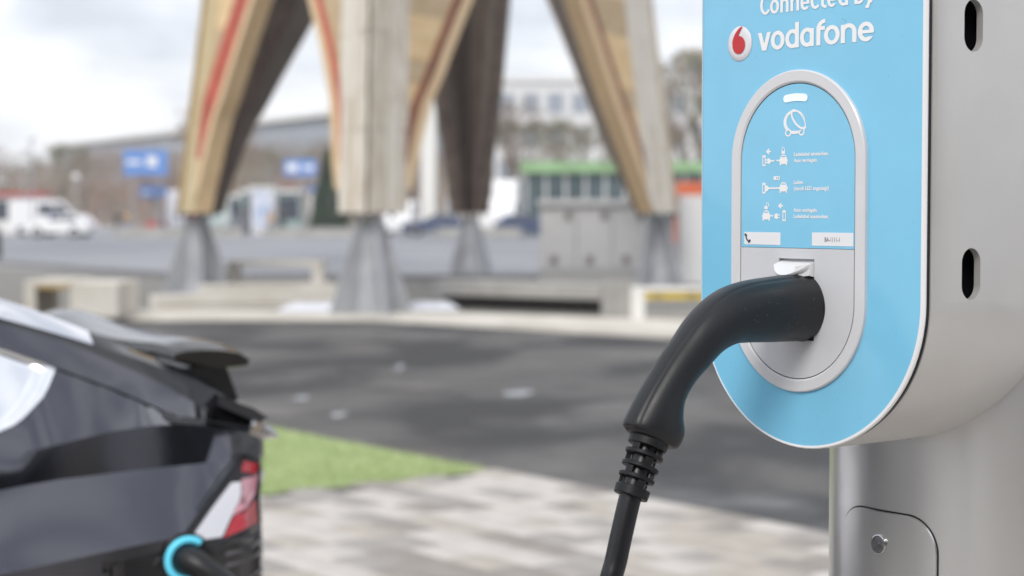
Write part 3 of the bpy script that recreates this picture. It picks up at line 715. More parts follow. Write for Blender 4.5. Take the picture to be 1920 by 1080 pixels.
for i in range(len(CEN)):
    d = lerp_end(i)
    if CEN[i][0] > -0.03: d = np.array([-1.0, 0.0])
    nrm2 = np.array([d[1], -d[0]]); nrm2 = -nrm2 if nrm2[1] < 0 else nrm2     # in-plane normal, upwards
    ring_ = []
    for k in range(NR):
        t = 2 * PI * k / NR; e = 2.25
        c, s = math.cos(t), math.sin(t); cc = math.copysign(abs(c) ** (2 / e), c); ss = math.copysign(abs(s) ** (2 / e), s)
        groove = 1 - 0.03 * math.exp(-((t - PI / 2 + 0.42) / 0.05) ** 2)
        x = HX + HV[i][1] * cc; q = CEN[i] + nrm2 * HV[i][0] * ss * groove; x = HX + HV[i][1] * cc * groove
        ring_.append(tuple(wpt((x, q[0], q[1]))))
    rings_.append(ring_)
b = MB(); b.rings(rings_)
handle = b.build('handle', M_rub, cabl, smooth=True, angle=60)
# scuffs on the handle: a handful of tiny pale flecks lying on the surface
fl = MB(); r2 = random.Random(5)
nh = len(rings_)
for k in range(30):
    i = int(r2.gauss(22, 7)); i = max(13, min(36, i)); j = r2.choice(list(range(84, 96)) + list(range(0, 6)))
    p = Vector(rings_[i][j % NR]).lerp(Vector(rings_[i][(j + 1) % NR]), r2.random()); cc_ = wpt((HX, *CEN[i])); nn_ = (p - cc_).normalized(); p = p + nn_ * 0.00025
    a_ = Vector((0, 0, 1)).cross(nn_).normalized(); c_ = nn_.cross(a_); l, w_ = r2.uniform(0.0003, 0.0012), r2.uniform(0.0002, 0.0004); th = r2.uniform(0, PI)
    e1_, e2_ = a_ * math.cos(th) + c_ * math.sin(th), a_ * -math.sin(th) + c_ * math.cos(th)
    fl.add([tuple(p - e1_ * l), tuple(p + e2_ * w_), tuple(p + e1_ * l), tuple(p - e2_ * w_)], [(0, 1, 2, 3)])
o = fl.build('scuff_marks', mat('scuff_dust', (0.17, 0.165, 0.16), 0.8), handle); o['kind'] = 'stuff'
# collar ring at the plug's mouth
b = MB()
for r_, y_ in ((0.0308, -0.0008), (0.0322, -0.0016), (0.0322, -0.0028)): pass
ro = [[tuple(wpt((HX + r_ * 0.962 * math.cos(t), y_, -0.0818 + r_ * math.sin(t)))) for t in np.linspace(0, 2 * PI, 49)[:-1]] for r_, y_ in ((0.0300, 0.0), (0.0318, -0.0006), (0.0322, -0.0016), (0.0318, -0.0026), (0.0300, -0.003))]
b.rings(ro, cap0=False, cap1=False); b.build('plug_collar', mat('collar_black', (0.01, 0.01, 0.012), 0.4), cabl, smooth=True)
# strain relief cage
R0, R1 = np.array([-0.1905, -0.1895]), np.array([-0.2125, -0.2375]); ax = (R1 - R0); LR = np.linalg.norm(ax); ax /= LR; inn = np.array([ax[1], -ax[0]])
def rp_(t, f, ang_, rr_):   # point on the relief, f 0..1 along, ang round
    q = R0 + ax * LR * f; return tuple(wpt((HX + rr_ * math.cos(ang_), q[0] + inn[0] * rr_ * math.sin(ang_), q[1] + inn[1] * rr_ * math.sin(ang_))))
rad_at = lambda f: 0.0172 - 0.0024 * f
b = MB(); NN = 40
def collar(f0, f1, extra, inner):
    R_ = [[rp_(0, f, 2 * PI * k / NN, r_) for k in range(NN)] for f, r_ in ((f0, rad_at(f0) + extra - 0.0006), (f0 + 0.012, rad_at(f0) + extra), (f1 - 0.012, rad_at(f1) + extra), (f1, rad_at(f1) + extra - 0.0006), (f1, inner), (f0, inner))]
    R_.append(R_[0]); b.rings(R_, cap0=False, cap1=False)
collar(-0.02, 0.16, 0.0006, 0.0108); fr = [0.26, 0.47, 0.66]
for f in fr: collar(f, f + 0.07, 0.0006, 0.0118)
collar(0.86, 1.02, 0.0004, 0.0098)
gaps = [(0.15, 0.27), (0.34, 0.48), (0.55, 0.67), (0.74, 0.87)]
for gi, (f0, f1) in enumerate(gaps):
    for q in range(3):
        a0 = (0.35 if gi % 2 else 1.4) + q * 2 * PI / 3; aw = 0.5
        st = []
        for f in (f0, f1):
            st.append([rp_(0, f, a0 - aw / 2 + aw * k / 5, rad_at(f) - 0.0012) for k in range(6)] + [rp_(0, f, a0 + aw / 2 - aw * k / 5, 0.0112) for k in range(6)])
        b.rings(st)
b.build('strain_relief', M_rub2, cabl, smooth=True, angle=35)
# cord: inside the cage, down to the paving and across to the car
PORT = Vector((0, 0, 0))   # filled from the car frame below
psi = math.radians(25); C0 = Vector((-0.4368, 3.25, 0)); EF = Vector((-math.cos(psi), -math.sin(psi), 0)); EL = Vector((-math.sin(psi), math.cos(psi), 0))
def cw(L, w, z): p = C0 + EF * L + EL * w; return Vector((p.x, p.y, z))
port = cw(0.151, 0.03, 0.888)
p_a = [wpt((HX, *(R0 + ax * LR * f))) for f in (0.0, 0.5, 1.0)]
c_a = wpt((HX, -0.2287, -0.290)); c_b = wpt((HX, -0.240, -0.335))
loc = [tuple(p) for p in p_a] + [tuple(c_a), tuple(c_b), tuple(wpt((HX, -0.262, -0.52))), tuple(wpt((HX + 0.01, -0.27, -0.95))), tuple(wpt((HX + 0.02, -0.26, -1.33)))]
gnd_z = 0.021 + 0.0098
loc += [tuple(wpt((HX - 0.01, -0.31, -1.462))), (-0.25, 1.9, gnd_z), (-0.62, 1.75, gnd_z), (-0.75, 2.15, gnd_z), (-0.45, 2.55, gnd_z), (-0.30, 2.85, gnd_z + 0.01), (-0.31, 2.93, 0.25), (-0.33, 2.96, 0.55)]
hp = [port + EL * 0.02, port - EL * 0.03, port - EL * 0.06 - Vector((0, 0, 0.012)) - EF * 0.018, port - EL * 0.078 - Vector((0, 0, 0.05)) - EF * 0.058, port - EL * 0.075 - Vector((0, 0, 0.11)) - EF * 0.085]
loc += [tuple(hp[-1] + Vector((0.004, 0, -0.06))), tuple(hp[-1])]
pts = catmull(loc, 8)
b = MB(); b.tube([tuple(p) for p in pts], 0.0098, 20); b.build('cord', M_cord, cabl, smooth=True)
b = MB(); P_ = catmull([tuple(p) for p in hp], 6); rr_ = np.interp(np.linspace(0, 1, len(P_)), [0, 0.3, 0.55, 0.9, 1], [0.027, 0.027, 0.023, 0.025, 0.018])
b.tube([tuple(p) for p in P_], list(rr_), 24); cp_ = b.build('car_plug', M_rub, cabl, smooth=True, angle=60)
bpy.context.view_layer.update()

# ================================================================== PARKED CAR
car = thing('parked_car', tuple(cw(2.5, 1.0, 0)), 'black parked car with rear spoiler and cyan ringed plug behind the rear wheel', 'car')
bpy.context.view_layer.update()
CI = car.matrix_world.inverted()
def cbuild(b, name, m, parent=None, **k):
    b.v = [tuple(CI @ Vector(v)) for v in b.v]; return b.build(name, m, parent or car, **k)
M_paint = mat('dark_car_paint', (0.108, 0.110, 0.128), 0.10, metal=1.0, coat=0.5, coat_rough=0.02, bump=0.02, bscale=900)
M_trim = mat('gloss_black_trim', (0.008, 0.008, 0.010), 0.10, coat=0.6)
M_glass = mat('tinted_glass', (0.02, 0.022, 0.025), 0.05, spec=0.5)
M_tyre = mat('tyre_rubber', (0.02, 0.02, 0.02), 0.85)
M_alloy = mat('alloy_silver', (0.5, 0.5, 0.52), 0.3, metal=1.0)
LS = [-0.11, -0.08, -0.05, -0.02, 0.01, 0.04, 0.07, 0.10, 0.13, 0.17, 0.21, 0.26, 0.31, 0.36, 0.42, 0.47, 0.6, 0.8, 1.05, 1.4, 1.8, 2.2, 2.6, 3.0, 3.4, 3.8, 4.3, 4.75, 4.95, 5.03]
def tab(*kv): return ([k for k, _ in kv], [v for _, v in kv])
ROW = {  # name: (z table, w table)
 'rc': (tab((-.11, 1.06), (-.05, 1.11), (.0, 1.135), (.1, 1.172), (.2, 1.206), (.3, 1.243), (.47, 1.29), (.8, 1.42), (1.4, 1.62), (2.2, 1.68), (3.0, 1.55), (3.6, 1.16), (4.3, 1.05), (4.9, .86), (5.03, .62)), tab((0, 1.0))),
 'ri': (tab((-.11, 1.05), (-.05, 1.11), (.0, 1.145), (.1, 1.185), (.2, 1.224), (.3, 1.262), (.42, 1.30), (.8, 1.43), (1.4, 1.60), (2.2, 1.65), (3.0, 1.51), (3.6, 1.13), (4.3, 1.01), (4.9, .82), (5.03, .60)), tab((-.11, .75), (0, .60), (4.9, .6), (5.03, .7))),
 'rT': (tab((-.11, 1.095), (-.082, 1.1096), (.0054, 1.1551), (.0473, 1.1877), (.1757, 1.2401), (.2655, 1.2809), (.29, 1.2915), (.3726, 1.3262), (.42, 1.3419), (.8, 1.45), (1.4, 1.56), (2.2, 1.58), (3.0, 1.44), (3.5, 1.11), (4.3, .98), (4.9, .78), (5.03, .58)), tab((-.11, .40), (-.03, .31), (.05, .30), (3, .30), (3.6, .2), (4.9, .3), (5.03, .5))),
 'r2': (tab((-.11, 1.085), (-.06, 1.10), (-.01, 1.14), (.0532, 1.1764), (.178, 1.2267), (.2777, 1.2619), (.3265, 1.2782), (.4223, 1.3082), (.8, 1.41), (1.4, 1.52), (2.2, 1.54), (3.0, 1.40), (3.5, 1.09), (4.3, .96), (4.9, .77), (5.03, .57)), tab((-.11, .38), (-.03, .27), (.05, .26), (.47, .245), (3, .25), (3.6, .16), (4.9, .26), (5.03, .48))),
 'r3': (tab((-.11, 1.075), (-.03, 1.10), (.0649, 1.1343), (.1314, 1.1777), (.2317, 1.2266), (.3294, 1.2694), (.4249, 1.2994), (.8, 1.40), (1.4, 1.50), (2.2, 1.52), (3.0, 1.38), (3.5, 1.07), (4.3, .94), (4.9, .76), (5.03, .56)), tab((-.11, .34), (-.03, .24), (.05, .235), (.47, .242), (3, .245), (3.6, .13), (4.9, .23), (5.03, .45))),
 'r4': (tab((-.11, 1.06), (-.03, 1.085), (.03, 1.10), (.07, 1.1137), (.118, 1.124), (.242, 1.1811), (.3338, 1.2189), (.4326, 1.2608), (.8, 1.36), (1.4, 1.46), (2.2, 1.48), (3.0, 1.34), (3.5, 1.05), (4.3, .92), (4.9, .74), (5.03, .55)), tab((-.11, .28), (-.03, .19), (.05, .18), (.1, .19), (.25, .195), (.47, .20), (3, .21), (3.6, .11), (4.9, .2), (5.03, .42))),
 'r5': (tab((-.11, 1.04), (-.03, 1.075), (-.01, 1.09), (.08, 1.110), (.1435, 1.117), (.1876, 1.1165), (.2647, 1.1094), (.359, 1.0905), (.451, 1.0768), (.8, 1.02), (1.4, 1.0), (2.6, .97), (3.5, .93), (4.3, .86), (4.9, .70), (5.03, .52)), tab((-.11, 0.42), (-.055, 0.21), (-.02, 0.128), (.03, .115), (.1435, .108), (.25, .104), (.47, .10), (3.5, .07), (4.5, .09), (4.9, .2), (5.03, .42))),
 'r6': (tab((-.11, .97), (-.03, 1.02), (.012, 1.0462), (.1222, 1.0428), (.2437, 1.0375), (.3615, 1.0305), (.4533, 1.0203), (.8, .95), (1.4, .92), (2.6, .90), (3.5, .86), (4.3, .80), (4.9, .66), (5.03, .5)), tab((-.11, 0.42), (-.055, 0.20), (-.02, 0.12), (.03, .105), (.13, .098), (.25, .094), (.47, .09), (3.5, .06), (4.5, .08), (4.9, .19), (5.03, .4))),
 'r7': (tab((-.11, .93), (-.03, .965), (.03, .99), (.1355, .99), (.2549, .99), (.465, .975), (.8, .90), (1.4, .86), (2.6, .84), (3.5, .80), (4.3, .74), (4.9, .62), (5.03, .48)), tab((-.11, 0.41), (-.06, 0.26), (-.02, 0.13), (.03, .075), (.13, .06), (.47, .052), (3.5, .03), (4.5, .05), (4.9, .17), (5.03, .38))),
 'r8': (tab((-.11, .86), (-.03, .88), (.03, .91), (.1756, .927), (.3116, .9094), (.4694, .8884), (.8, .82), (1.4, .74), (2.6, .72), (3.5, .72), (4.3, .66), (4.9, .56), (5.03, .45)), tab((-.11, 0.4), (-.06, 0.24), (-.02, 0.11), (.03, .04), (.13, .01), (.47, 0.0), (3.5, .0), (4.5, .03), (4.9, .15), (5.03, .36))),
 'r9': (tab((-.11, .62), (0, .62), (.5, .66), (4.3, .52), (5.03, .40)), tab((-.11, 0.4), (-.06, 0.24), (-.02, 0.11), (.03, .045), (.13, .02), (.5, .01), (4.5, .03), (4.9, .15), (5.03, .36))),
 'ra': (tab((-.11, .36), (.2, .30), (4.7, .26), (5.03, .3)), tab((-.11, .30), (0, .15), (.2, .08), (4.6, .08), (5.03, .42))),
 'rb': (tab((-.11, .34), (.2, .26), (4.7, .22), (5.03, .28)), tab((-.11, .55), (0, .3), (.2, .2), (4.6, .2), (5.03, .55))),
 'rd': (tab((-.11, .34), (.2, .26), (4.7, .22), (5.03, .28)), tab((0, 1.0)))}
RN = ['rc', 'ri', 'rT', 'r2', 'r3', 'r4', 'r5', 'r6', 'r7', 'r8', 'r9', 'ra', 'rb', 'rd']
def rowp(nm, L, side=0):
    z = interp(L, *ROW[nm][0]); w = interp(L, *ROW[nm][1]); return cw(L, w if not side else 2 - w, z)
def car_zone(i, L):   # 0 paint, 1 glass/trim
    nm = RN[i]
    if nm in ('rc', 'ri') and (0.02 < L < 3.5): return 1
    if nm == 'rT' and L > 0.26 and L < 3.3: return 3  # roof edge: sky reflection put in as a bright metal strip
    if nm == 'rT' and L > 0.04: return 1
    if nm in ('rT', 'r2', 'r3', 'r4', 'r5') and L < 0.055: return 2  # tail end of the paint: dark reflection put in as black material
    if nm == 'r2' and L < 3.5: return 2
    if nm == 'r9' or nm == 'ra' or nm == 'rb': return 2
    if nm == 'r3' and L < .1: return 0
    if nm == 'r4' and 0.55 < L < 3.3: return 1
    return 0
# wheel openings are arch-shaped cut-outs at L=0.95 and L=3.95
b = MB(); idx = {}
for s in (0, 1):
    for i, nm in enumerate(RN):
        for j, L in enumerate(LS):
            idx[s, i, j] = len(b.v); b.v.append(tuple(rowp(nm, L, s)))
for s in (0, 1):
    for i in range(len(RN) - 1):
        for j in range(len(LS) - 1):
            Lm = (LS[j] + LS[j + 1]) / 2
            q = (idx[s, i, j], idx[s, i + 1, j], idx[s, i + 1, j + 1], idx[s, i, j + 1])
            b.f.append(q if s == 0 else q[::-1]); b.mi.append(car_zone(i, Lm))
for j in (0, len(LS) - 1):
    ring = [idx[0, i, j] for i in range(len(RN))] + [idx[1, i, j] for i in range(len(RN) - 2, 0, -1)]
    b.f.append(tuple(ring)); b.mi.append(0)
body = cbuild(b, 'body', [M_paint, M_glass, M_trim, mat('roof_sky_glint', (0.86, 0.87, 0.90), 0.12, metal=1.0)], smooth=True, angle=22)
def side_pt(L, z, off=0.0):
    zs_, ws_ = [], []
    for nm in RN[2:12]:
        zs_.append(interp(L, *ROW[nm][0])); ws_.append(interp(L, *ROW[nm][1]))
    o_ = np.argsort(zs_); w = float(np.interp(z, np.array(zs_)[o_], np.array(ws_)[o_])); return cw(L, w - off, z)
def side_patch(poly, off, name, m, parent=None, step=0.012, **k):
    """a panel following the car's flank: polygon in (L, z)"""
    b = MB(); P = np.array(poly); zs_ = np.linspace(P[:, 1].min(), P[:, 1].max(), max(3, int((P[:, 1].max() - P[:, 1].min()) / step) + 2)); rows = []
    for z in zs_:
        xs_ = []
        zc = min(max(z, P[:, 1].min() + 1e-5), P[:, 1].max() - 1e-5)
        for (x0, z0), (x1, z1) in zip(P, np.roll(P, -1, 0)):
            if (z0 - zc) * (z1 - zc) < 0: xs_.append(x0 + (x1 - x0) * (zc - z0) / (z1 - z0))
        if len(xs_) >= 2: rows.append([tuple(side_pt(min(xs_) + (max(xs_) - min(xs_)) * t, z, off)) for t in np.linspace(0, 1, 9)])
    n = 9; nr = len(rows); vs = [p for r in rows for p in r]; inner = [tuple(Vector(p) + EL * (off + 0.004)) for p in vs]
    fs = [(i * n + j, i * n + j + 1, (i + 1) * n + j + 1, (i + 1) * n + j) for i in range(nr - 1) for j in range(n - 1)]
    N = len(vs); edge = [j for j in range(n)] + [i * n + n - 1 for i in range(1, nr)] + [(nr - 1) * n + j for j in range(n - 2, -1, -1)] + [i * n for i in range(nr - 2, 0, -1)]
    fs += [(edge[i], edge[(i + 1) % len(edge)], N + edge[(i + 1) % len(edge)], N + edge[i]) for i in range(len(edge))]
    b.add(vs + inner, fs); return cbuild(b, name, m, parent, **k)
# rear quarter window (pale: it mirrors the overcast sky)
side_patch([(0.3395, 1.2214), (0.3684, 1.1744), (0.411, 1.1379), (0.44, 1.120), (0.60, 1.08), (0.78, 1.09), (0.78, 1.345), (0.62, 1.32), (0.4376, 1.258)], 0.003, 'quarter_window', mat('mirror_glass', (0.90, 0.92, 0.95), 0.16, metal=1.0), smooth=True)
side_patch([(0.84, 1.09), (0.84, 1.345), (1.4, 1.45), (1.85, 1.475), (1.85, 1.03), (1.3, 1.03)], 0.003, 'side_window', M_glass, smooth=True, step=0.05)
side_patch([(1.92, 1.03), (1.92, 1.475), (2.3, 1.47), (2.8, 1.38), (3.2, 1.2), (3.35, 1.02)], 0.003, 'side_window', M_glass, smooth=True, step=0.05)
# tail light wrapping the corner
tl = side_patch([(0.012, 1.055), (0.040, 1.035), (0.158, 0.928), (0.168, 0.906), (0.10, 0.903), (0.004, 0.905), (-0.022, 0.92), (-0.022, 1.03), (-0.008, 1.05)], 0.004, 'tail_light', mat('lamp_housing_black', (0.01, 0.01, 0.012), 0.15), smooth=True)
M_red = mat('red_lens', (0.42, 0.012, 0.025), 0.12, coat=0.6)
M_clear = mat('clear_lens', (0.62, 0.63, 0.68), 0.18, coat=0.6)
M_pink = mat('pink_lens', (0.62, 0.28, 0.34), 0.18, coat=0.6)
side_patch([(0.016, 1.043), (0.028, 1.020), (-0.008, 1.016), (-0.014, 1.035)], 0.0062, 'red_reflector', M_red, tl)
side_patch([(0.048, 1.008), (0.148, 0.920), (0.082, 0.920), (0.034, 0.982), (0.030, 1.008)], 0.0062, 'clear_lamp_lens', M_clear, tl)
side_patch([(0.027, 1.012), (0.031, 0.983), (0.056, 0.952), (-0.006, 0.972), (-0.012, 1.012)], 0.0064, 'pink_lamp_lens', M_pink, tl)
side_patch([(0.054, 0.951), (0.079, 0.918), (-0.006, 0.921), (-0.007, 0.970)], 0.0066, 'red_lamp_lens', M_red, tl)
# grey creases of the bumper below the lamp
for z in (0.893, 0.872, 0.838):
    side_patch([(0.072, z), (0.076, z - 0.009), (-0.02, z - 0.006), (-0.02, z + 0.003)], 0.004, 'bumper_trim', mat('bumper_grey', (0.22, 0.22, 0.24), 0.3, metal=0.5))
side_patch([(0.178, 0.905), (0.30, 0.895), (0.30, 0.72), (0.10, 0.70), (-0.015, 0.70), (-0.01, 0.905), (0.10, 0.905)], 0.0015, 'bumper', M_trim, smooth=True)
# shut line between quarter panel and lamp
b = MB(); b.tube([tuple(side_pt(L, z, 0.001)) for L, z in ((0.022, 1.056), (0.06, 1.026), (0.108, 0.980), (0.176, 0.915), (0.21, 0.882))], 0.0022, 6); cbuild(b, 'shut_line', M_black)
b = MB(); b.tube([tuple(side_pt(L, z, 0.001)) for L, z in ((0.34, 1.219), (0.24, 1.178), (0.17, 1.145), (0.12, 1.122), (0.05, 1.108), (-0.01, 1.095))], 0.0016, 6); cbuild(b, 'shut_line', M_black)
# spoiler and tailgate lip
b = MB(); sec = []
for w in np.linspace(0.30, 1.70, 29):
    t = abs(w - 1.0) / 0.70; dz = -0.026 * (1 - t * t) - 0.012 * max(0, (t - 0.72) / 0.28) ** 1.6
    sc_ = 1.0 if t < 0.97 else 0.6
    sec.append([tuple(cw(L, w, 1.225 + (z - 1.225) * sc_ + dz)) for L, z in ((0.095, 1.252), (0.07, 1.260), (0.04, 1.262), (0.0, 1.259), (-0.035, 1.247), (-0.055, 1.226), (-0.050, 1.208), (-0.02, 1.202), (0.01, 1.204), (0.05, 1.216), (0.095, 1.234))])
b.rings(sec); cbuild(b, 'spoiler', mat('spoiler_black', (0.02, 0.018, 0.016), 0.14, spec=0.5), smooth=True, angle=45)
b = MB(); sec = []
for w in np.linspace(0.34, 1.66, 7): sec.append([tuple(cw(L, w, z)) for L, z in ((0.05, 1.200), (-0.02, 1.196), (-0.055, 1.10), (0.05, 1.10))])
b.rings(sec); cbuild(b, 'spoiler_bracket', M_trim)
b = MB(); sec = []
for w in np.linspace(0.22, 1.78, 17):
    t = abs(w - 1) / 0.78; sec.append([tuple(cw(L + 0.062 * t * t, w, z)) for L, z in ((-0.03, 1.156), (-0.10, 1.126), (-0.13, 1.106), (-0.11, 1.098), (-0.03, 1.135))])
b.rings(sec); cbuild(b, 'tailgate_lip', M_paint, smooth=True, angle=45)
# charge port and glowing cyan ring round the plug
M_port = mat('port_black', (0.012, 0.012, 0.014), 0.3)
q_ = [side_pt(0.151, 0.888, 0.006)]
cen = q_[0]; ux, uz = -EF, Vector((0, 0, 1))
b = MB(); b.rings([[tuple(cen + EL * y + ux * r_ * math.cos(t) + uz * r_ * math.sin(t)) for t in np.linspace(0, 2 * PI, 37)[:-1]] for r_, y in ((0.047, 0.01), (0.047, -0.001), (0.044, -0.003), (0.030, -0.003), (0.027, 0.012))], cap0=False)
pt = cbuild(b, 'charge_port', M_port, smooth=True, angle=40)
mr_ = mat('cyan_ring', (0.10, 0.52, 0.70), 0.35)
nd = mr_.node_tree.nodes['Principled BSDF']; nd.inputs['Emission Color'].default_value = (0.15, 0.72, 0.95, 1); nd.inputs['Emission Strength'].default_value = 0.25
b = MB(); b.tube([tuple(cen - EL * 0.006 + ux * 0.036 * math.cos(t) + uz * 0.036 * math.sin(t)) for t in np.linspace(math.radians(52), math.radians(300), 40)], 0.0062, 12)
cbuild(b, 'lit_ring', mr_, pt, smooth=True)
# wheels and arches
def wheel(L, side):
    wc = cw(L, 0.14 if not side else 1.86, 0.37); b = MB(); nn = 40; sgn = -1 if not side else 1
    def rr(prof):
        return [[tuple(wc + EL * (y * sgn) + EF * r_ * math.cos(2 * PI * k / nn) + Vector((0, 0, r_ * math.sin(2 * PI * k / nn)))) for k in range(nn)] for r_, y in prof]
    wh = MB(); wh.rings(rr([(0.26, -0.12), (0.36, -0.125), (0.37, -0.1), (0.37, 0.1), (0.36, 0.125), (0.26, 0.12)]), cap0=False, cap1=False)
    t = cbuild(wh, 'wheel', M_tyre, smooth=True, angle=35)
    r_ = MB(); r_.rings(rr([(0.262, 0.118), (0.25, 0.112), (0.235, 0.03), (0.05, 0.03)]), cap0=False)
    for k in range(10):
        a = 2 * PI * k / 10; c, s = math.cos(a), math.sin(a)
        r_.tube([tuple(wc + EL * 0.06 * sgn + EF * 0.04 * c + Vector((0, 0, 0.04 * s))), tuple(wc + EL * 0.095 * sgn + EF * 0.25 * c + Vector((0, 0, 0.25 * s)))], 0.014, 6)
    r_.tube([tuple(wc + EL * 0.03 * sgn), tuple(wc + EL * 0.09 * sgn)], 0.05, 16)
    cbuild(r_, 'rim', M_alloy, t)
    ar = MB(); ar.rings([[tuple(wc + EL * (y * sgn) + EF * r2_ * math.cos(t_) + Vector((0, 0, r2_ * math.sin(t_)))) for t_ in np.linspace(-0.35, PI + 0.35, 24)] for r2_, y in ((0.40, 0.145), (0.45, 0.150), (0.46, 0.10))], close=False, cap0=False, cap1=False)
    cbuild(ar, 'wheel_arch', M_trim, smooth=True)
for L in (0.98, 3.95):
    for s in (0, 1): wheel(L, s)
b = MB(); b.tube([tuple(side_pt(L, 0.93, 0.012)) for L in (1.45, 1.5, 1.6, 1.66)], 0.012, 8); cbuild(b, 'door_handle', M_trim, smooth=True)
b = MB(); b.tube([tuple(side_pt(L, 0.93, 0.012)) for L in (2.5, 2.55, 2.65, 2.71)], 0.012, 8); cbuild(b, 'door_handle', M_trim, smooth=True)
for s in (0, 1):
    m_ = MB(); w_ = -0.02 if not s else 2.02; c_ = cw(3.05, w_, 1.08); m_.ball((0, 0, 0), 0.1, 8, 0.7, 1.1, 0.75)
    m_.v = [tuple(c_ + EF * v[0] + EL * v[1] + Vector((0, 0, v[2]))) for v in m_.v]; cbuild(m_, 'wing_mirror', M_paint, smooth=True)
    hl = MB(); c_ = [cw(4.62 + dl, (w if not s else 2 - w), z) for dl, w, z in ((0, .06, .78), (.25, .13, .70), (.27, .22, .62), (0.05, .04, .66))]
    hl.add([tuple(p) for p in c_] + [tuple(p + (EL if not s else -EL) * 0.05) for p in c_], [(0, 1, 2, 3), (4, 7, 6, 5), (0, 4, 5, 1), (1, 5, 6, 2), (2, 6, 7, 3), (3, 7, 4, 0)]); cbuild(hl, 'headlight', M_clear)

# ================================================================== TIMBER TOWER
feet = {'front': Vector((-2.03, 25.95)), 'left': Vector((-5.83, 33.7)), 'right': Vector((2.85, 35.3)), 'back': Vector((-1.0, 43.2))}
nb = {'front': ('left', 'right'), 'left': ('back', 'front'), 'right': ('front', 'back'), 'back': ('right', 'left')}
ctr = sum(feet.values(), Vector((0, 0))) / 4
tower = thing('timber_tower', (ctr.x, ctr.y, 0), 'tall timber tower on four flared wooden legs with grey steel feet', 'tower')
bpy.context.view_layer.update()
TI = Vector((ctr.x, ctr.y, 0))
def tbuild(b, name, m, parent=None, **k):
    if parent is None: b.v = [(v[0] - TI.x, v[1] - TI.y, v[2]) for v in b.v]
    else: b.v = [(v[0] - TI.x, v[1] - TI.y, v[2]) for v in b.v]
    return b.build(name, m, parent or tower, **k)
M_wl = [mat('weathered_board_a', (0.50, 0.43, 0.34), 0.8, col2=(0.76, 0.71, 0.63), vscale=2.6, stretch=(6, 6, 0.7), bump=0.3, bscale=20),
        mat('weathered_board_b', (0.46, 0.39, 0.30), 0.8, col2=(0.70, 0.64, 0.55), vscale=2.6, stretch=(6, 6, 0.7), bump=0.3, bscale=20),
        mat('weathered_board_c', (0.64, 0.59, 0.51), 0.8, col2=(0.72, 0.68, 0.60), vscale=2.0, stretch=(6, 6, 0.7), bump=0.3, bscale=20)]
M_wy = [mat('honey_board_' + c, col, 0.8, col2=c2, vscale=2.0, stretch=(6, 6, 0.7), bump=0.3, bscale=20) for c, col, c2 in (('a', (0.52, 0.41, 0.23), (0.60, 0.50, 0.31)), ('b', (0.47, 0.37, 0.21), (0.56, 0.46, 0.28)), ('c', (0.56, 0.46, 0.28), (0.63, 0.54, 0.36)))]
M_wt = [mat('tan_board_a', (0.68, 0.48, 0.25), 0.75, col2=(0.74, 0.56, 0.33), vscale=2.0, stretch=(1, 1, 4)), mat('tan_board_b', (0.46, 0.34, 0.20), 0.75, col2=(0.55, 0.42, 0.27), vscale=2.0, stretch=(1, 1, 4))]
M_we = mat('edge_timber', (0.66, 0.47, 0.27), 0.75, col2=(0.72, 0.55, 0.35), vscale=2.0, stretch=(6, 6, 0.7))
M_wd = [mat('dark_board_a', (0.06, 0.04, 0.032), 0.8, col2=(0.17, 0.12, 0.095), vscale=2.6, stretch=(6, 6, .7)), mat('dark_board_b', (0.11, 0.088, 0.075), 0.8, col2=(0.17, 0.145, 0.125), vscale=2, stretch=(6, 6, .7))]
M_str = mat('red_stain', (0.45, 0.085, 0.05), 0.7, var=0.15, vscale=2)
M_strb = mat('brown_stain', (0.20, 0.065, 0.035), 0.7, var=0.15, vscale=2)
M_steel = mat('galvanised_steel', (0.38, 0.39, 0.41), 0.45, metal=0.2, var=0.12, vscale=3)
ZS = [1.50, 1.85, 2.24, 2.7, 3.15, 3.54, 4.1, 4.73, 5.4, 6.2, 7.1, 8.0]
AT = ([1.5, 1.85, 2.24, 2.7, 3.15, 3.54, 4.1, 4.73, 5.4, 6.2, 7.1, 8.0], [.86, .95, 1.10, 1.28, 1.50, 1.82, 2.20, 2.66, 3.15, 3.7, 4.3, 4.9])
def corner(F, z): d = (ctr - F).normalized(); return F + d * (0.125 * (z - 1.5)) - d * 0.20
def loftbox(F, d, z_list, fa, fb, o0, o1, no):
    """a board from distance fa(z) to fb(z) along the arm, between offsets o0 and o1 across it"""
    b = MB(); R_ = []
    for z in z_list:
        C_ = corner(F, z); p0 = C_ + d * fa(z); p1 = C_ + d * fb(z)
        R_.append([tuple((q + no * o).to_3d() + Vector((0, 0, z))) for q, o in ((p0, o0), (p1, o0), (p1, o1), (p0, o1))])
    b.rings(R_); return b
def AK(key, ai, z):
    if key == 'back': return interp(z, [1.5, 2.7, 4.0, 6.5, 8.0], [0.80, 1.0, 1.42, 2.0, 2.4])
    if key == 'right': return interp(z, [1.5, 2.3, 3.5, 5.6, 8.0], [0.95, 1.45, 2.22, 3.35, 4.8])
    a_ = interp(z, *AT)
    if key == 'front' and ai == 0: a_ -= 0.45 * min(1, max(0, (z - 2.3) / 1.5))
    return a_
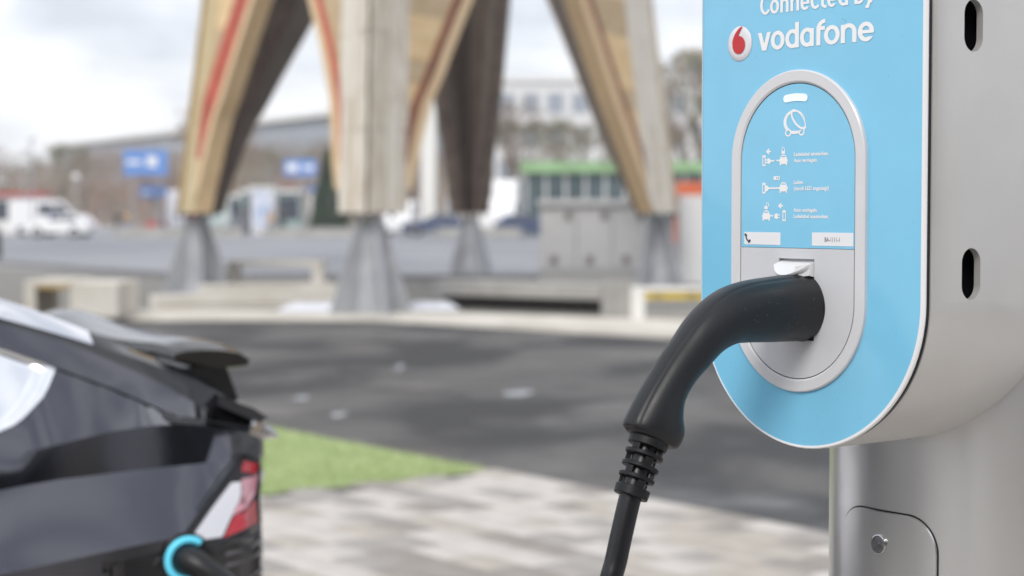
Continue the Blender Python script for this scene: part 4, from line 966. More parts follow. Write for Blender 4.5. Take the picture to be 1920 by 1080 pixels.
for key, F in feet.items():
    CORE = {'right': 1.22}.get(key, 0.86)
    d1 = (feet[nb[key][0]] - F).normalized(); d2 = (feet[nb[key][1]] - F).normalized()
    core = MB(); pair = ((d1, d2), (d2, d1)); nos = [-(e - d * e.dot(d)).normalized() for d, e in pair]
    for ai, ((d, e), no) in enumerate(zip(pair, nos)):
        arm = lambda z: AK(key, ai, z)
        q = loftbox(F, d, ZS, lambda z: 0.0, lambda z: arm(z) - 0.012, -0.17, 0.10, no); core.add(q.v, q.f)
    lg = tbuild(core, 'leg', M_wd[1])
    Mcore = {'front': M_wl, 'left': M_wy, 'right': [M_wl[2], M_wl[0], M_wl[2]], 'back': M_wl}[key]
    for ai, ((d, e), no) in enumerate(zip(pair, nos)):
        arm = lambda z: AK(key, ai, z)
        for k in range(3):
            f0, f1 = CORE * k / 3 + (0.004 if k else -0.165 + 0.015 * ai), CORE * (k + 1) / 3 - 0.004
            cuts = [0, 4, 7, 11] if k % 2 else [0, 3, 6, 11]
            for c0_, c1_ in zip(cuts[:-1], cuts[1:]):
                zz = ZS[c0_:c1_ + 1]; zz = [zz[0] + 0.006] + zz[1:-1] + [zz[-1] - 0.006]
                tbuild(loftbox(F, d, zz, lambda z: min(f0, arm(z) - 0.02), lambda z: min(f1, arm(z) - 0.01), 0.102, 0.128 + 0.004 * (k % 2), no), 'plank', Mcore[(k + c0_ + ai) % 3], lg)
        # tan infill boards laid across, from the core to the coloured stripe
        zc = 2.75
        while zc < 7.9:
            z2 = min(8.0, zc + 0.34)
            tbuild(loftbox(F, d, [zc + 0.004, z2 - 0.004], lambda z: CORE + 0.004, lambda z: max(CORE + 0.006, arm(z) - (1.155 if key == 'left' else 0.44)), 0.102, 0.118, no), 'plank', M_wt[rnd.choice((0, 0, 1)) if not (key == 'front' and ai == 0) else 1], lg)
            zc = z2
        red = M_str if (key == 'left' or (key == 'front' and ai == 0)) else M_strb
        if key == 'left': tbuild(loftbox(F, d, [2.5] + [z for z in ZS if z >= 2.7], lambda z: max(0.66, arm(z) - 1.15), lambda z: max(0.96, arm(z) - 0.29), 0.102, 0.150, no), 'painted_stripe', red, lg)
        else: tbuild(loftbox(F, d, [z for z in ZS if z >= 2.24], lambda z: max(CORE - 0.04, arm(z) - 0.50), lambda z: arm(z) - 0.285, 0.102, 0.146, no), 'painted_stripe', red, lg)
        tbuild(loftbox(F, d, [z for z in ZS if z >= 1.85], lambda z: max(CORE + 0.002, arm(z) - 0.285), lambda z: arm(z) + 0.03, 0.102, 0.140, no), 'edge_beam', (M_wd[1] if key == 'back' else M_we), lg)  # back leg takes dark boards: its shade is put into the colour
        for k in range(4):
            f0, f1 = max(0.10, k / 4), (k + 1) / 4
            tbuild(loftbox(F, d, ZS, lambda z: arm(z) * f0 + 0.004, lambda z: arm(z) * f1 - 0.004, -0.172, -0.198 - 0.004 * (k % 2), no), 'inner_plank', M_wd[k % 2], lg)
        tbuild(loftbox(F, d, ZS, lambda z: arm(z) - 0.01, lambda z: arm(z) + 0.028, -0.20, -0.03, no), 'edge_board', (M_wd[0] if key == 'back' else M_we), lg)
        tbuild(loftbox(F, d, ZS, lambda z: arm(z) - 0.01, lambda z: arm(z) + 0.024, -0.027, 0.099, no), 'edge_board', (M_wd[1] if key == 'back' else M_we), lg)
    # steel foot
    Fc = corner(F, 1.5) + (d1 + d2) * 0.20
    ft = MB(); q = 0.17
    ft.prism([(Fc.x - q, Fc.y - q), (Fc.x + q, Fc.y - q), (Fc.x + q, Fc.y + q), (Fc.x - q, Fc.y + q)], 1.40, 1.43)
    st = tbuild(ft, 'steel_foot', M_steel)
    for k in range(4):
        a_ = {'front': 0.42, 'left': 0.3, 'right': 0.75, 'back': 0.6}[key] + k * PI / 2; dv = Vector((math.cos(a_), math.sin(a_))); pv = Vector((-dv.y, dv.x)) * 0.03; b = MB()
        P0 = [Fc + dv * 0.02 - pv, Fc + dv * 0.64 - pv, Fc + dv * 0.64 + pv, Fc + dv * 0.02 + pv]; P1 = [Fc + dv * 0.02 - pv, Fc + dv * 0.20 - pv, Fc + dv * 0.20 + pv, Fc + dv * 0.02 + pv]
        b.hexa([(p.x, p.y, 0.02) for p in P0] + [(p.x, p.y, 1.39) for p in P1]); tbuild(b, 'fin', M_steel, st)
    b = MB(); b.lathe([(0.32, 0.02), (0.12, 1.39)], 6, (Fc.x, Fc.y)); tbuild(b, 'core', M_steel, st)
    b = MB(); b.lathe([(0.66, 0.0), (0.66, 0.02)], 24, (Fc.x, Fc.y)); tbuild(b, 'foot_plate', M_steel, st)
    b = MB()
    for k in range(5): b.box(Fc.x - 0.36 + 0.16 * k, Fc.x - 0.30 + 0.16 * k, Fc.y - 0.14, Fc.y + 0.14, 1.435, 1.50)
    tbuild(b, 'bearing_block', mat('bearing_dark', (0.03, 0.03, 0.035), 0.6), st)
b = MB(); hz = 8.0
hp_ = [feet[k] + (feet[k] - ctr) * 0.05 for k in ('front', 'left', 'back', 'right')]

for k in range(4):
    p, q = hp_[k], hp_[(k + 1) % 4]; bb_ = MB(); dd = (q - p).normalized(); nn_ = Vector((-dd.y, dd.x)) * 0.2
    bb_.prism([tuple(p + nn_ + dd * 0.25), tuple(q + nn_ - dd * 0.25), tuple(q - nn_ - dd * 0.25), tuple(p - nn_ + dd * 0.25)], hz + 0.02, hz + 0.4); tbuild(bb_, 'ring_beam', M_we)

# ================================================================== STREET FURNITURE ROUND THE TOWER
def boxthing(name, x0, x1, y0, y1, z0, z1, m, label, cat, group=None, bevel=0.01):
    b = MB(); b.box(x0, x1, y0, y1, z0, z1); cx, cy = (x0 + x1) / 2, (y0 + y1) / 2
    b.v = [(v[0] - cx, v[1] - cy, v[2]) for v in b.v]; o = b.build(name, m, bevel=bevel); o.location = (cx, cy, 0); return tag(o, label, cat, group)
# block bench at the left, timber seat slats in its notch
t = thing('concrete_bench', (-6.0, 25.2, 0), 'pale concrete block bench with wooden seat edge, left of the tower', 'bench')
def pb(x0, x1, y0, y1, z0, z1, name, m, par=None, bevel=0.012):
    b = MB(); ox, oy = par.location.x, par.location.y; b.box(x0 - ox, x1 - ox, y0 - oy, y1 - oy, z0, z1); return b.build(name, m, par, bevel=bevel)
pb(-6.08, -5.42, 24.9, 26.3, 0.064, 0.54, 'block', M_conc, t); pb(-6.72, -6.56, 24.95, 26.3, 0.064, 0.50, 'end_block', M_conc, t)
pb(-6.72, -6.09, 24.95, 26.3, 0.505, 0.57, 'seat', M_conc, t); M_slat = mat('yellow_wood', (0.45, 0.30, 0.10), 0.6, var=0.2, vscale=6)
for k in range(3): pb(-6.55, -6.09, 24.93 + 0.13 * k, 25.04 + 0.13 * k, 0.46, 0.502, 'slat', M_slat, t, 0.004)
# low wall behind the pale strip
b = MB(); b.prism([(-5.5, 27.9), (-2.3, 29.3), (-2.55, 29.85), (-5.7, 28.45)], 0.0, 0.22); o = b.build('low_wall', M_conc, bevel=0.015); tag(o, 'low pale concrete wall running from the block bench to the steel foot', 'wall')
b = MB(); b.prism([(-5.35, 31.0), (-3.1, 32.0), (-3.3, 32.6), (-5.5, 31.7)], 0.0, 0.26); o = b.build('low_wall', M_conc, bevel=0.015); tag(o, 'short pale concrete ledge just in front of the open frame bench', 'wall')
t = thing('frame_bench', (-4.5, 34.6, 0), 'pale open frame bench between the left leg and the front leg', 'bench')
pb(-5.42, -3.58, 34.35, 34.9, 0.50, 0.60, 'seat', M_conc, t); pb(-5.42, -5.2, 34.36, 34.88, 0.01, 0.497, 'leg', M_conc, t); pb(-3.8, -3.58, 34.36, 34.88, 0.01, 0.497, 'leg', M_conc, t)
# cantilevered ledge at the right; shade under the slab is painted onto its base
t = thing('stone_ledge', (-0.2, 27.9, 0), 'long low stone ledge with dark recess, between front leg and grey block', 'ledge')
b = MB(); b.prism([(-1.4 + .2, 28.6 - 27.9), (1.5 + .2, 26.6 - 27.9), (1.9 + .2, 27.3 - 27.9), (-1.0 + .2, 29.6 - 27.9)], 0.22, 0.44); b.build('slab', M_conc2, t, bevel=0.01)
b = MB(); b.prism([(-1.1 + .2, 28.85 - 27.9), (1.5 + .2, 27.1 - 27.9), (1.7 + .2, 27.4 - 27.9), (-0.95 + .2, 29.4 - 27.9)], 0.008, 0.218); b.build('recessed_base', mat('recess_shade', (0.12, 0.11, 0.10), 0.9), t)
# bumpy white patches lying by the front foot
def crumple(name, pts, z, label, seed):
    r = random.Random(seed); b = MB(); n = 14; (x0, y0), (x1, y1), (x2, y2), (x3, y3) = pts; vs = []
    for i in range(n + 1):
        for j in range(n + 1):
            u, v = i / n, j / n; x = (x0 * (1 - u) + x1 * u) * (1 - v) + (x3 * (1 - u) + x2 * u) * v; y = (y0 * (1 - u) + y1 * u) * (1 - v) + (y3 * (1 - u) + y2 * u) * v
            e = min(u, 1 - u, v, 1 - v); vs.append((x, y, z + min(1, e * 6) * (0.03 + 0.05 * r.random()) + 0.004))
    b.add(vs, [(i * (n + 1) + j, (i + 1) * (n + 1) + j, (i + 1) * (n + 1) + j + 1, i * (n + 1) + j + 1) for i in range(n) for j in range(n)])
    b.add([(v[0], v[1], z) for v in vs], [(i * (n + 1) + j, i * (n + 1) + j + 1, (i + 1) * (n + 1) + j + 1, (i + 1) * (n + 1) + j) for i in range(n) for j in range(n)])
    o = b.build(name, mat('patch_white', (0.80, 0.82, 0.88), 0.45), smooth=True); tag(o, label, 'sheet'); return o
crumple('white_patch', [(-3.45, 26.4), (-2.45, 26.5), (-2.5, 28.4), (-3.5, 28.2)], 0.065, 'bumpy bluish white patch lying left of the front steel foot', 3)
crumple('white_patch', [(-1.55, 26.85), (-0.75, 26.7), (-0.9, 28.3), (-1.6, 28.5)], 0.068, 'bumpy bluish white patch lying right of the front steel foot', 4)
# grey block, white frame with yellow and black beam
boxthing('concrete_block', 1.28, 1.78, 25.6, 26.2, 0.0, 0.52, M_conc2, 'square grey concrete block at the end of the stone ledge', 'block')
t = thing('barrier', (1.75, 24.6, 0), 'white barrier with yellow and black striped beam beside the charging station', 'barrier')
M_wb = mat('white_paint', (0.74, 0.73, 0.70), 0.5); M_yb = mat('yellow_paint', (0.62, 0.46, 0.07), 0.5); M_kb = mat('black_paint', (0.04, 0.04, 0.04), 0.5)
pb(1.62, 1.80, 24.5, 24.75, 0.0, 0.44, 'leg', M_wb, t); pb(4.1, 4.28, 24.5, 24.75, 0.0, 0.44, 'leg', M_wb, t)
pb(1.62, 4.28, 24.49, 24.76, 0.442, 0.50, 'top_rail', M_wb, t)
for k in range(20):
    x = 1.803 + k * 0.115; pb(x, x + 0.113, 24.54, 24.70, 0.335, 0.44, 'beam_stripe', M_yb if k % 2 == 0 or k % 5 == 3 else mat('ochre_paint', (0.40, 0.30, 0.06), 0.5), t, 0)
pb(1.802, 4.1, 24.56, 24.68, 0.0, 0.14, 'lower_rail', M_conc2, t)
# grey switch cabinet
t = thing('switch_cabinet', (1.75, 39.6, 0), 'large grey metal cabinet with dark vents, in front of the right tower leg', 'cabinet')
M_cab = mat('cabinet_grey', (0.56, 0.56, 0.565), 0.55, var=0.04); M_cabd = mat('cabinet_base', (0.42, 0.42, 0.42), 0.7); M_vent = mat('vent_dark', (0.24, 0.22, 0.22), 0.7)
pb(0.60, 2.95, 39.2, 40.2, 0.0, 0.32, 'plinth', M_cabd, t); pb(0.56, 3.0, 39.12, 40.25, 1.66, 1.80, 'lid', M_cab, t)
for k in range(3):
    x0 = 0.62 + k * 0.78; d_ = pb(x0, x0 + 0.765, 39.22, 40.15, 0.325, 1.655, 'door', M_cab, t, 0.006)
    ox, oy = t.location.x, t.location.y
    for z in (0.50, 1.45):
        b = MB(); c = x0 + (0.60 if z > 1 else 0.28); b.box(c - 0.08 - ox, c + 0.08 - ox, 39.19 - oy, 39.218 - oy, z - 0.09, z + 0.09); b.build('vent', M_vent, d_)
# white hoarding and orange container at right edge
t = thing('white_hoarding', (6, 36.4, 0), 'plain white hoarding panel standing right of the right tower leg', 'hoarding')
for k in range(4):
    pb(3.35 + k * 1.25, 4.59 + k * 1.25, 36.3, 36.36, 0.08, 1.86, 'panel', mat('hoarding_white', (0.78, 0.78, 0.78), 0.5), t)
    pb(3.32 + k * 1.25, 3.37 + k * 1.25, 36.37, 36.45, 0.0, 1.9, 'post', M_steel, t)
t = thing('orange_container', (10, 82, 0), 'orange container top showing above the white hoarding', 'container')
M_or = mat('orange_steel', (0.62, 0.14, 0.05), 0.5)
pb(7.4, 13.0, 81, 83.4, 0.15, 2.9, 'box', M_or, t)
for k in range(12): pb(7.55 + k * 0.45, 7.75 + k * 0.45, 80.93, 80.998, 0.2, 2.85, 'rib', M_or, t, 0)
# black bollard at left edge
b = MB(); b.lathe([(0.16, 0), (0.16, 0.9), (0.12, 1.0), (0.0, 1.02)], 16); o = b.build('bollard', mat('bollard_black', (0.03, 0.03, 0.035), 0.5), smooth=True, angle=40); o.location = (-17.2, 60.5, 0); tag(o, 'black bollard beyond the kerb at the left edge', 'bollard')
# white advertising pylon
t = thing('pylon', (-5.95, 130, 0), 'tall plain white pylon standing behind the tower legs', 'pylon')
pb(-6.5, -5.45, 129.7, 130.3, 0.4, 9.4, 'shaft', mat('pylon_white', (0.78, 0.77, 0.73), 0.4), t); pb(-6.6, -5.35, 129.6, 130.4, 0.0, 0.397, 'plinth', M_conc2, t)

# ================================================================== SIGNS AND LAMPS ACROSS THE ROAD
M_pole = mat('pole_grey', (0.32, 0.33, 0.34), 0.5); M_blue = mat('sign_blue', (0.12, 0.26, 0.60), 0.4); M_sw = mat('sign_white', (0.8, 0.8, 0.8), 0.4)
def sign(x, y, z0, z1, w, poles, label, blobs):
    t = thing('direction_sign', (x, y, 0), label, 'sign', None)
    for p in poles:
        b = MB(); b.tube([(p, 0.06, 0), (p, 0.06, z1)], 0.07, 8); b.build('pole', M_pole, t)
    b = MB(); b.box(-w / 2, w / 2, -0.03, 0.03, z0, z1); pn = b.build('panel', M_blue, t)
    for (a0, a1, c0_, c1_) in blobs:
        b = MB(); b.box(a0, a1, -0.036, -0.031, c0_, c1_); b.build('white_field', M_sw, pn)
    return t
sign(-24.2, 120, 4.0, 5.7, 2.9, (-0.9, 0.95), 'large blue direction sign high above the left street', [(-1.25, -0.3, 4.75, 5.0), (0.1, 0.75, 4.6, 5.25)])
sign(-24.1, 122, 2.55, 3.4, 1.8, (0.2,), 'small blue sign below the large blue direction sign', [(-0.7, -0.1, 2.8, 3.0)])
sign(-14.1, 121, 4.0, 5.1, 2.2, (0.0,), 'blue direction sign seen between the left and front tower legs', [(-0.9, -0.15, 4.3, 4.8), (0.2, 0.9, 4.4, 4.7)])
def lamp(x, y, h, label):
    t = thing('street_lamp', (x, y, 0), label, 'street lamp', 'globe lamps along the left street')
    b = MB(); b.tube([(0, 0, 0), (0, 0, 1), (0, 0, h - 0.25)], [0.09, 0.06, 0.05], 8); b.build('pole', M_pole, t, smooth=True)
    b = MB(); b.ball((0, 0, h), 0.26, 10); b.build('globe', mat('globe_white', (0.75, 0.75, 0.74), 0.35), t, smooth=True)
lamp(-31.2, 118, 6.4, 'tallest globe street lamp standing in front of the brown trees'); lamp(-30.0, 125, 4.0, 'short globe street lamp just right of the tallest lamp'); lamp(-23.3, 135, 3.8, 'globe street lamp beside the small blue sign'); lamp(-33.6, 125, 5.0, 'leftmost globe street lamp')

# ================================================================== VEHICLES ACROSS THE ROAD
M_vw = mat('white_van_paint', (0.82, 0.82, 0.82), 0.3, coat=0.4); M_vd = mat('vehicle_glass', (0.05, 0.06, 0.08), 0.08); M_vr = mat('red_paint', (0.5, 0.05, 0.05), 0.4); M_vb = mat('blue_paint', (0.05, 0.075, 0.15), 0.3, coat=0.4); M_vg = mat('grey_car_paint', (0.22, 0.23, 0.25), 0.3, coat=.4); M_lr = mat('lamp_red', (0.4, 0.02, 0.02), 0.3); M_ly = mat('lamp_clear', (0.7, 0.7, 0.65), 0.2)
def vehicle(name, x, y, rz, L, W_, prof, win, m, label, cat, group=None):
    """side profile extruded with tapered sides; prof: (x, z) outline; win: list of quads in side view"""
    t = thing(name, (x, y, 0), label, cat, group, rz)
    b = MB(); hw_ = W_ / 2; n = len(prof); top = max(p[1] for p in prof)
    def half(p): return hw_ * (1 - 0.14 * max(0, (p[1] - 0.95) / (top - 0.9)))
    L1 = [(p[0], -half(p), p[1]) for p in prof]; L2 = [(p[0], half(p), p[1]) for p in prof]
    b.add(L1 + L2, [tuple(range(n))[::-1], tuple(range(n, 2 * n))] + [(i, (i + 1) % n, n + (i + 1) % n, n + i) for i in range(n)])
    bd = b.build('body', m, t, bevel=0.05)
    for q in win:
        for s in (-1, 1):
            wb = MB(); wb.add([(p[0], s * (half(p) + 0.012), p[1]) for p in q] + [(p[0], s * (half(p) - 0.03), p[1]) for p in q], [(0, 1, 2, 3), (4, 7, 6, 5), (0, 4, 5, 1), (1, 5, 6, 2), (2, 6, 7, 3), (3, 7, 4, 0)]); wb.build('window', M_vd, t)
    for wx in (-L / 2 + 0.85, L / 2 - 0.9):
        for s in (-1, 1):
            wm = MB(); wm.tube([(wx, s * (hw_ - 0.2), 0.33), (wx, s * (hw_ + 0.01), 0.33)], 0.33, 20); wh = wm.build('wheel', M_tyre, t)
            wm = MB(); wm.tube([(wx, s * (hw_ - 0.02), 0.33), (wx, s * (hw_ + 0.02), 0.33)], 0.2, 14); wm.build('rim', M_alloy, wh)
    for s in (-1, 1):
        wm = MB(); wm.box(L / 2 - 0.04, L / 2 + 0.02, s * hw_ * 0.7 - 0.14, s * hw_ * 0.7 + 0.14, 0.62, 0.78); wm.build('headlight', M_ly, t)
        wm = MB(); wm.box(-L / 2 - 0.02, -L / 2 + 0.04, s * hw_ * 0.75 - 0.1, s * hw_ * 0.75 + 0.1, 0.72, 0.98); wm.build('tail_light', M_lr, t)
    return t
VAN = [(-2.5, 0.32), (-2.5, 2.25), (-2.4, 2.38), (1.0, 2.38), (1.75, 1.45), (2.45, 1.15), (2.5, 0.32)]
VW = [[(0.55, 1.35), (1.65, 1.35), (0.98, 2.15), (0.55, 2.15)], [(-0.6, 1.4), (0.4, 1.4), (0.4, 2.1), (-0.6, 2.1)]]
CARP = [(-2.1, 0.3), (-2.15, 0.85), (-1.9, 1.0), (-1.45, 1.42), (-0.2, 1.48), (0.75, 1.02), (1.95, 0.85), (2.1, 0.6), (2.1, 0.3)]
CWN = [[(-1.55, 1.02), (-0.5, 1.02), (-0.5, 1.38), (-1.3, 1.36)], [(-0.4, 1.02), (0.6, 1.02), (-0.15, 1.4), (-0.4, 1.38)]]
vehicle('delivery_van', -31.2, 122, math.radians(12), 5.0, 2.0, VAN, VW, M_vw, 'white van parked at the far left across the road', 'van')
vehicle('parked_car', -28.2, 113.5, math.radians(170), 4.2, 1.8, CARP, CWN, M_vw, 'white car parked in front of the white van on the left', 'car')
vehicle('box_truck', -0.55, 128, math.radians(-100), 5.6, 2.5, [(-2.8, .5), (-2.8, 3.6), (-2.6, 3.85), (0.8, 3.85), (1.2, 3.2), (1.3, 2.5), (2.3, 2.2), (2.75, 1.4), (2.8, .5)], [[(1.35, 1.5), (2.4, 1.5), (2.2, 2.15), (1.35, 2.35)]], M_vw, 'tall white truck with rounded roof right of the dark back leg', 'truck')
vehicle('delivery_van', -7.6, 124, math.radians(-95), 5.0, 2.1, VAN, VW, M_vw, 'white van parked just left of the white pylon', 'van')
vehicle('parked_car', -5.1, 120, math.radians(175), 4.2, 1.8, CARP, CWN, M_vb, 'dark blue car parked between the pylon and the dark leg', 'car')
vehicle('parked_car', 1.0, 119, math.radians(5), 4.2, 1.8, CARP, CWN, M_vb, 'dark blue car parked in front of the tall white truck', 'car')
vehicle('parked_car', -21.0, 138, math.radians(10), 4.2, 1.8, CARP, CWN, M_vg, 'grey car parked behind the left timber leg', 'car')
vehicle('parked_car', -26.0, 140, math.radians(185), 4.2, 1.8, CARP, CWN, M_vr, 'red car parked behind the small blue sign', 'car')
# bicycles and people on the far pavement
M_bk = mat('bicycle_black', (0.03, 0.03, 0.035), 0.4)
def bicycle(x, y, rz, label):
    t = thing('bicycle', (x, y, 0), label, 'bicycle', 'bicycles on the far pavement', rz)
    for wx in (-0.52, 0.52):
        b = MB(); b.tube([(wx + 0.33 * math.cos(a), 0, 0.35 + 0.33 * math.sin(a)) for a in np.linspace(0, 2 * PI, 25)], 0.02, 6, False); wh = b.build('wheel', M_tyre, t)
        b = MB()
        for k in range(8): a = k * PI / 4; b.tube([(wx, 0, 0.35), (wx + 0.32 * math.cos(a), 0, 0.35 + 0.32 * math.sin(a))], 0.004, 4)
        b.build('spoke_set', M_alloy, wh)
    b = MB()
    for p, q in (((-0.52, 0, .35), (-0.05, 0, .32)), ((-0.52, 0, .35), (-0.18, 0, .85)), ((-0.05, 0, .32), (-0.2, 0, .95)), ((-0.05, 0, .32), (0.38, 0, .85)), ((-0.18, 0, .85), (0.36, 0, .92)), ((0.52, 0, .35), (0.34, 0, 1.0))): b.tube([p, q], 0.018, 6)
    b.build('frame', M_bk, t)
    b = MB(); b.tube([(0.30, -0.28, 1.02), (0.36, 0, 1.04), (0.30, 0.28, 1.02)], 0.014, 6); b.build('handlebar', M_bk, t)
    b = MB(); b.ball((-0.2, 0, 0.98), 0.1, 6, 1.3, 0.8, 0.35); b.build('saddle', M_bk, t)
bicycle(-15.3, 119, 0.3, 'bicycle beside the person in dark clothes'); bicycle(-19.3, 121, -0.2, 'bicycle standing just right of the left steel foot'); bicycle(-6.6, 117, 0.2, 'bicycle standing right of the front steel foot'); bicycle(-21.9, 118, 0.1, 'bicycle left of the left steel foot'); bicycle(-12.5, 121, 0.0, 'bicycle in front of the evergreen tree')
def skin_person(x, y, rz, top, legs, label, stride=0.2, hair=(0.05, 0.035, 0.03)):
    V = [(0, 0, 0.95), (0, 0, 1.15), (0, 0, 1.38), (0, 0, 1.50), (0, -0.01, 1.62), (0, 0, 1.74),
         (-0.10, 0, 0.90), (-0.11, -stride, 0.50), (-0.11, -stride * 0.6, 0.08), (-0.11, -stride * 0.6 - 0.14, 0.04),
         (0.10, 0, 0.90), (0.11, stride * 0.4, 0.50), (0.11, stride * 1.3, 0.10), (0.11, stride * 1.3 - 0.14, 0.04),
         (-0.19, 0, 1.40), (-0.26, 0.05, 1.13), (-0.25, -0.1, 0.90), (0.19, 0, 1.40), (0.26, -0.04, 1.13), (0.25, -0.16, 0.92)]
    E_ = [(0, 1), (1, 2), (2, 3), (3, 4), (4, 5), (0, 6), (6, 7), (7, 8), (8, 9), (0, 10), (10, 11), (11, 12), (12, 13), (2, 14), (14, 15), (15, 16), (2, 17), (17, 18), (18, 19)]
    R_ = [.15, .14, .16, .06, .095, .07, .10, .065, .045, .035, .10, .065, .045, .035, .06, .045, .035, .06, .045, .035]
    me = bpy.data.meshes.new('person'); me.from_pydata(V, E_, []); o = link('person', me)
    md = o.modifiers.new('s', 'SKIN'); bpy.context.view_layer.update()
    for i, sv in enumerate(me.skin_vertices[0].data): sv.radius = (R_[i], R_[i] * 0.85); sv.use_root = (i == 0)
    sb = o.modifiers.new('ss', 'SUBSURF'); sb.levels = 1; sb.render_levels = 1
    realize(o); o.location = (x, y, 0); o.rotation_euler = (0, 0, rz)
    ms = [top, legs, mat('skin_tone', (0.45, 0.28, 0.2), 0.6), mat('shoe_dark', (0.03, 0.03, 0.03), 0.6)]
    for m_ in ms: o.data.materials.append(m_)
    for p in o.data.polygons:
        c = p.center; p.use_smooth = True
        p.material_index = 2 if c.z > 1.50 or (abs(c.x) > 0.2 and c.z < 0.97) else 0 if c.z > 0.93 else 3 if c.z < 0.09 else 1
    hb = MB(); hb.ball((0, 0.02, 1.70), 0.105, 8, 0.95, 1.05, 0.85); hb.build('hair', mat('hair_%d' % int(hair[0] * 100), hair, 0.7), o, smooth=True)
    return tag(o, label, 'person')
F_nv = mat('navy_cloth', (0.03, 0.035, 0.06), 0.85); F_bk = mat('black_cloth', (0.02, 0.02, 0.022), 0.85); F_or = mat('orange_cloth', (0.5, 0.28, 0.08), 0.8); F_rd = mat('red_cloth', (0.35, 0.05, 0.05), 0.85); F_gy = mat('grey_cloth', (0.2, 0.2, 0.22), 0.85); F_bl = mat('blue_cloth', (0.10, 0.18, 0.4), 0.85)
skin_person(-15.0, 118, 2.4, F_bk, F_nv, 'person in dark clothes walking beside a bicycle, between two tower legs')
skin_person(-15.9, 119.5, -0.6, F_or, F_gy, 'person in ochre jacket walking just left of the dark dressed person')
skin_person(-27.6, 118, 1.0, F_rd, F_nv, 'person in red jacket walking right of the white car')
skin_person(-24.9, 117.5, -1.0, F_or, F_bl, 'person in yellow jacket walking under the large blue sign')
skin_person(-29.4, 116.5, 0.5, F_bl, F_bk, 'person in blue jacket walking behind the white car')

skin_person(-22.3, 116, 1.6, F_gy, F_bk, 'person in grey jacket standing just left of the left steel foot')
skin_person(-26.3, 121, -0.4, F_bk, F_gy, 'person in black jacket walking toward the teal kiosk')
skin_person(-17.3, 117, 0.9, F_gy, F_nv, 'person in grey jacket beside the bicycle near the left leg')
skin_person(-8.6, 116, 2.0, F_bk, F_nv, 'person in black clothes right of the front steel foot')
skin_person(4.3, 122, -1.2, F_bl, F_bk, 'person in blue jacket in front of the glass pavilion')
def poster(x, y, w, h, m, label):
    t = thing('poster_stand', (x, y, 0), label, 'poster stand')
    b = MB(); b.box(-w / 2, w / 2, -0.05, 0.05, 0.5, h); b.build('panel', m, t)
    for sx in (-1, 1):
        b = MB(); b.box(sx * (w / 2 - 0.08) - 0.04, sx * (w / 2 - 0.08) + 0.04, -0.04, 0.04, 0, 0.498); b.build('leg', M_pole, t)
poster(-16.6, 121, 1.3, 3.0, mat('poster_bluewhite', (0.35, 0.45, 0.66), 0.4, col2=(0.75, 0.76, 0.8), vscale=0.9), 'blue and white poster stand between left leg and walking people')
poster(-23.0, 124, 1.2, 3.1, mat('poster_white', (0.75, 0.75, 0.78), 0.4), 'tall white poster stand beneath the small blue sign')
poster(-20.3, 126, 1.4, 2.7, mat('poster_teal', (0.35, 0.5, 0.48), 0.4, col2=(0.7, 0.72, 0.7), vscale=0.9), 'teal and white poster stand left of the left leg')
# kiosks with white and red fronts
def kiosk(x, y, w, h, body_m, roof_m, label, name='kiosk', rz=0):
    t = thing(name, (x, y, 0), label, 'kiosk', None, rz)
    b = MB(); b.box(-w / 2, w / 2, -1, 1, 0.0, h - 0.25); b.build('wall', body_m, t)
    b = MB(); b.box(-w / 2 - 0.15, w / 2 + 0.15, -1.35, 1.1, h - 0.247, h); b.build('roof', roof_m, t)
    b = MB(); b.box(-w / 2 + 0.25, w / 2 - 0.25, -1.02, -1.002, 1.0, h - 0.6); b.build('window', M_vd, t)
    return t
M_kw = mat('kiosk_white', (0.78, 0.77, 0.75), 0.5); M_kt = mat('kiosk_teal', (0.30, 0.40, 0.38), 0.5)
kiosk(-36.5, 132, 5.4, 3.0, M_kw, M_vr, 'white kiosk with red roof at the left edge'); kiosk(-26.7, 150, 3.2, 2.9, M_kt, M_vr, 'teal kiosk with red roof behind the red jacketed person')
kiosk(-18.4, 140, 4.6, 3.3, M_kt, M_kw, 'teal kiosk with white roof just left of the left leg'); kiosk(-17.6, 129, 1.6, 3.4, M_kw, M_kw, 'narrow white kiosk right of the left timber leg')
kiosk(-13.8, 131, 1.5, 3.4, M_kw, M_blue, 'narrow white kiosk with blue roof behind the walking people'); kiosk(-12.9, 126, 0.9, 3.7, M_kw, M_kw, 'slim white booth next to the evergreen tree')
kiosk(-22.7, 145, 4.6, 3.0, M_kt, M_kw, 'teal kiosk behind the large blue sign')
# low white garden wall across the road
for k, (x0, x1, lab) in enumerate([(-24.5, -16.6, 'long low grey wall across the road, behind the left steel foot'), (-15.6, -9.2, 'low grey wall across the road between left and front legs'), (-4.7, 0.6, 'low grey wall across the road below the tall white truck')]):
    boxthing('garden_wall', x0, x1, 112 + k, 112.35 + k, 0.0, 0.6, M_conc2, lab, 'wall', 'low grey walls across the road')

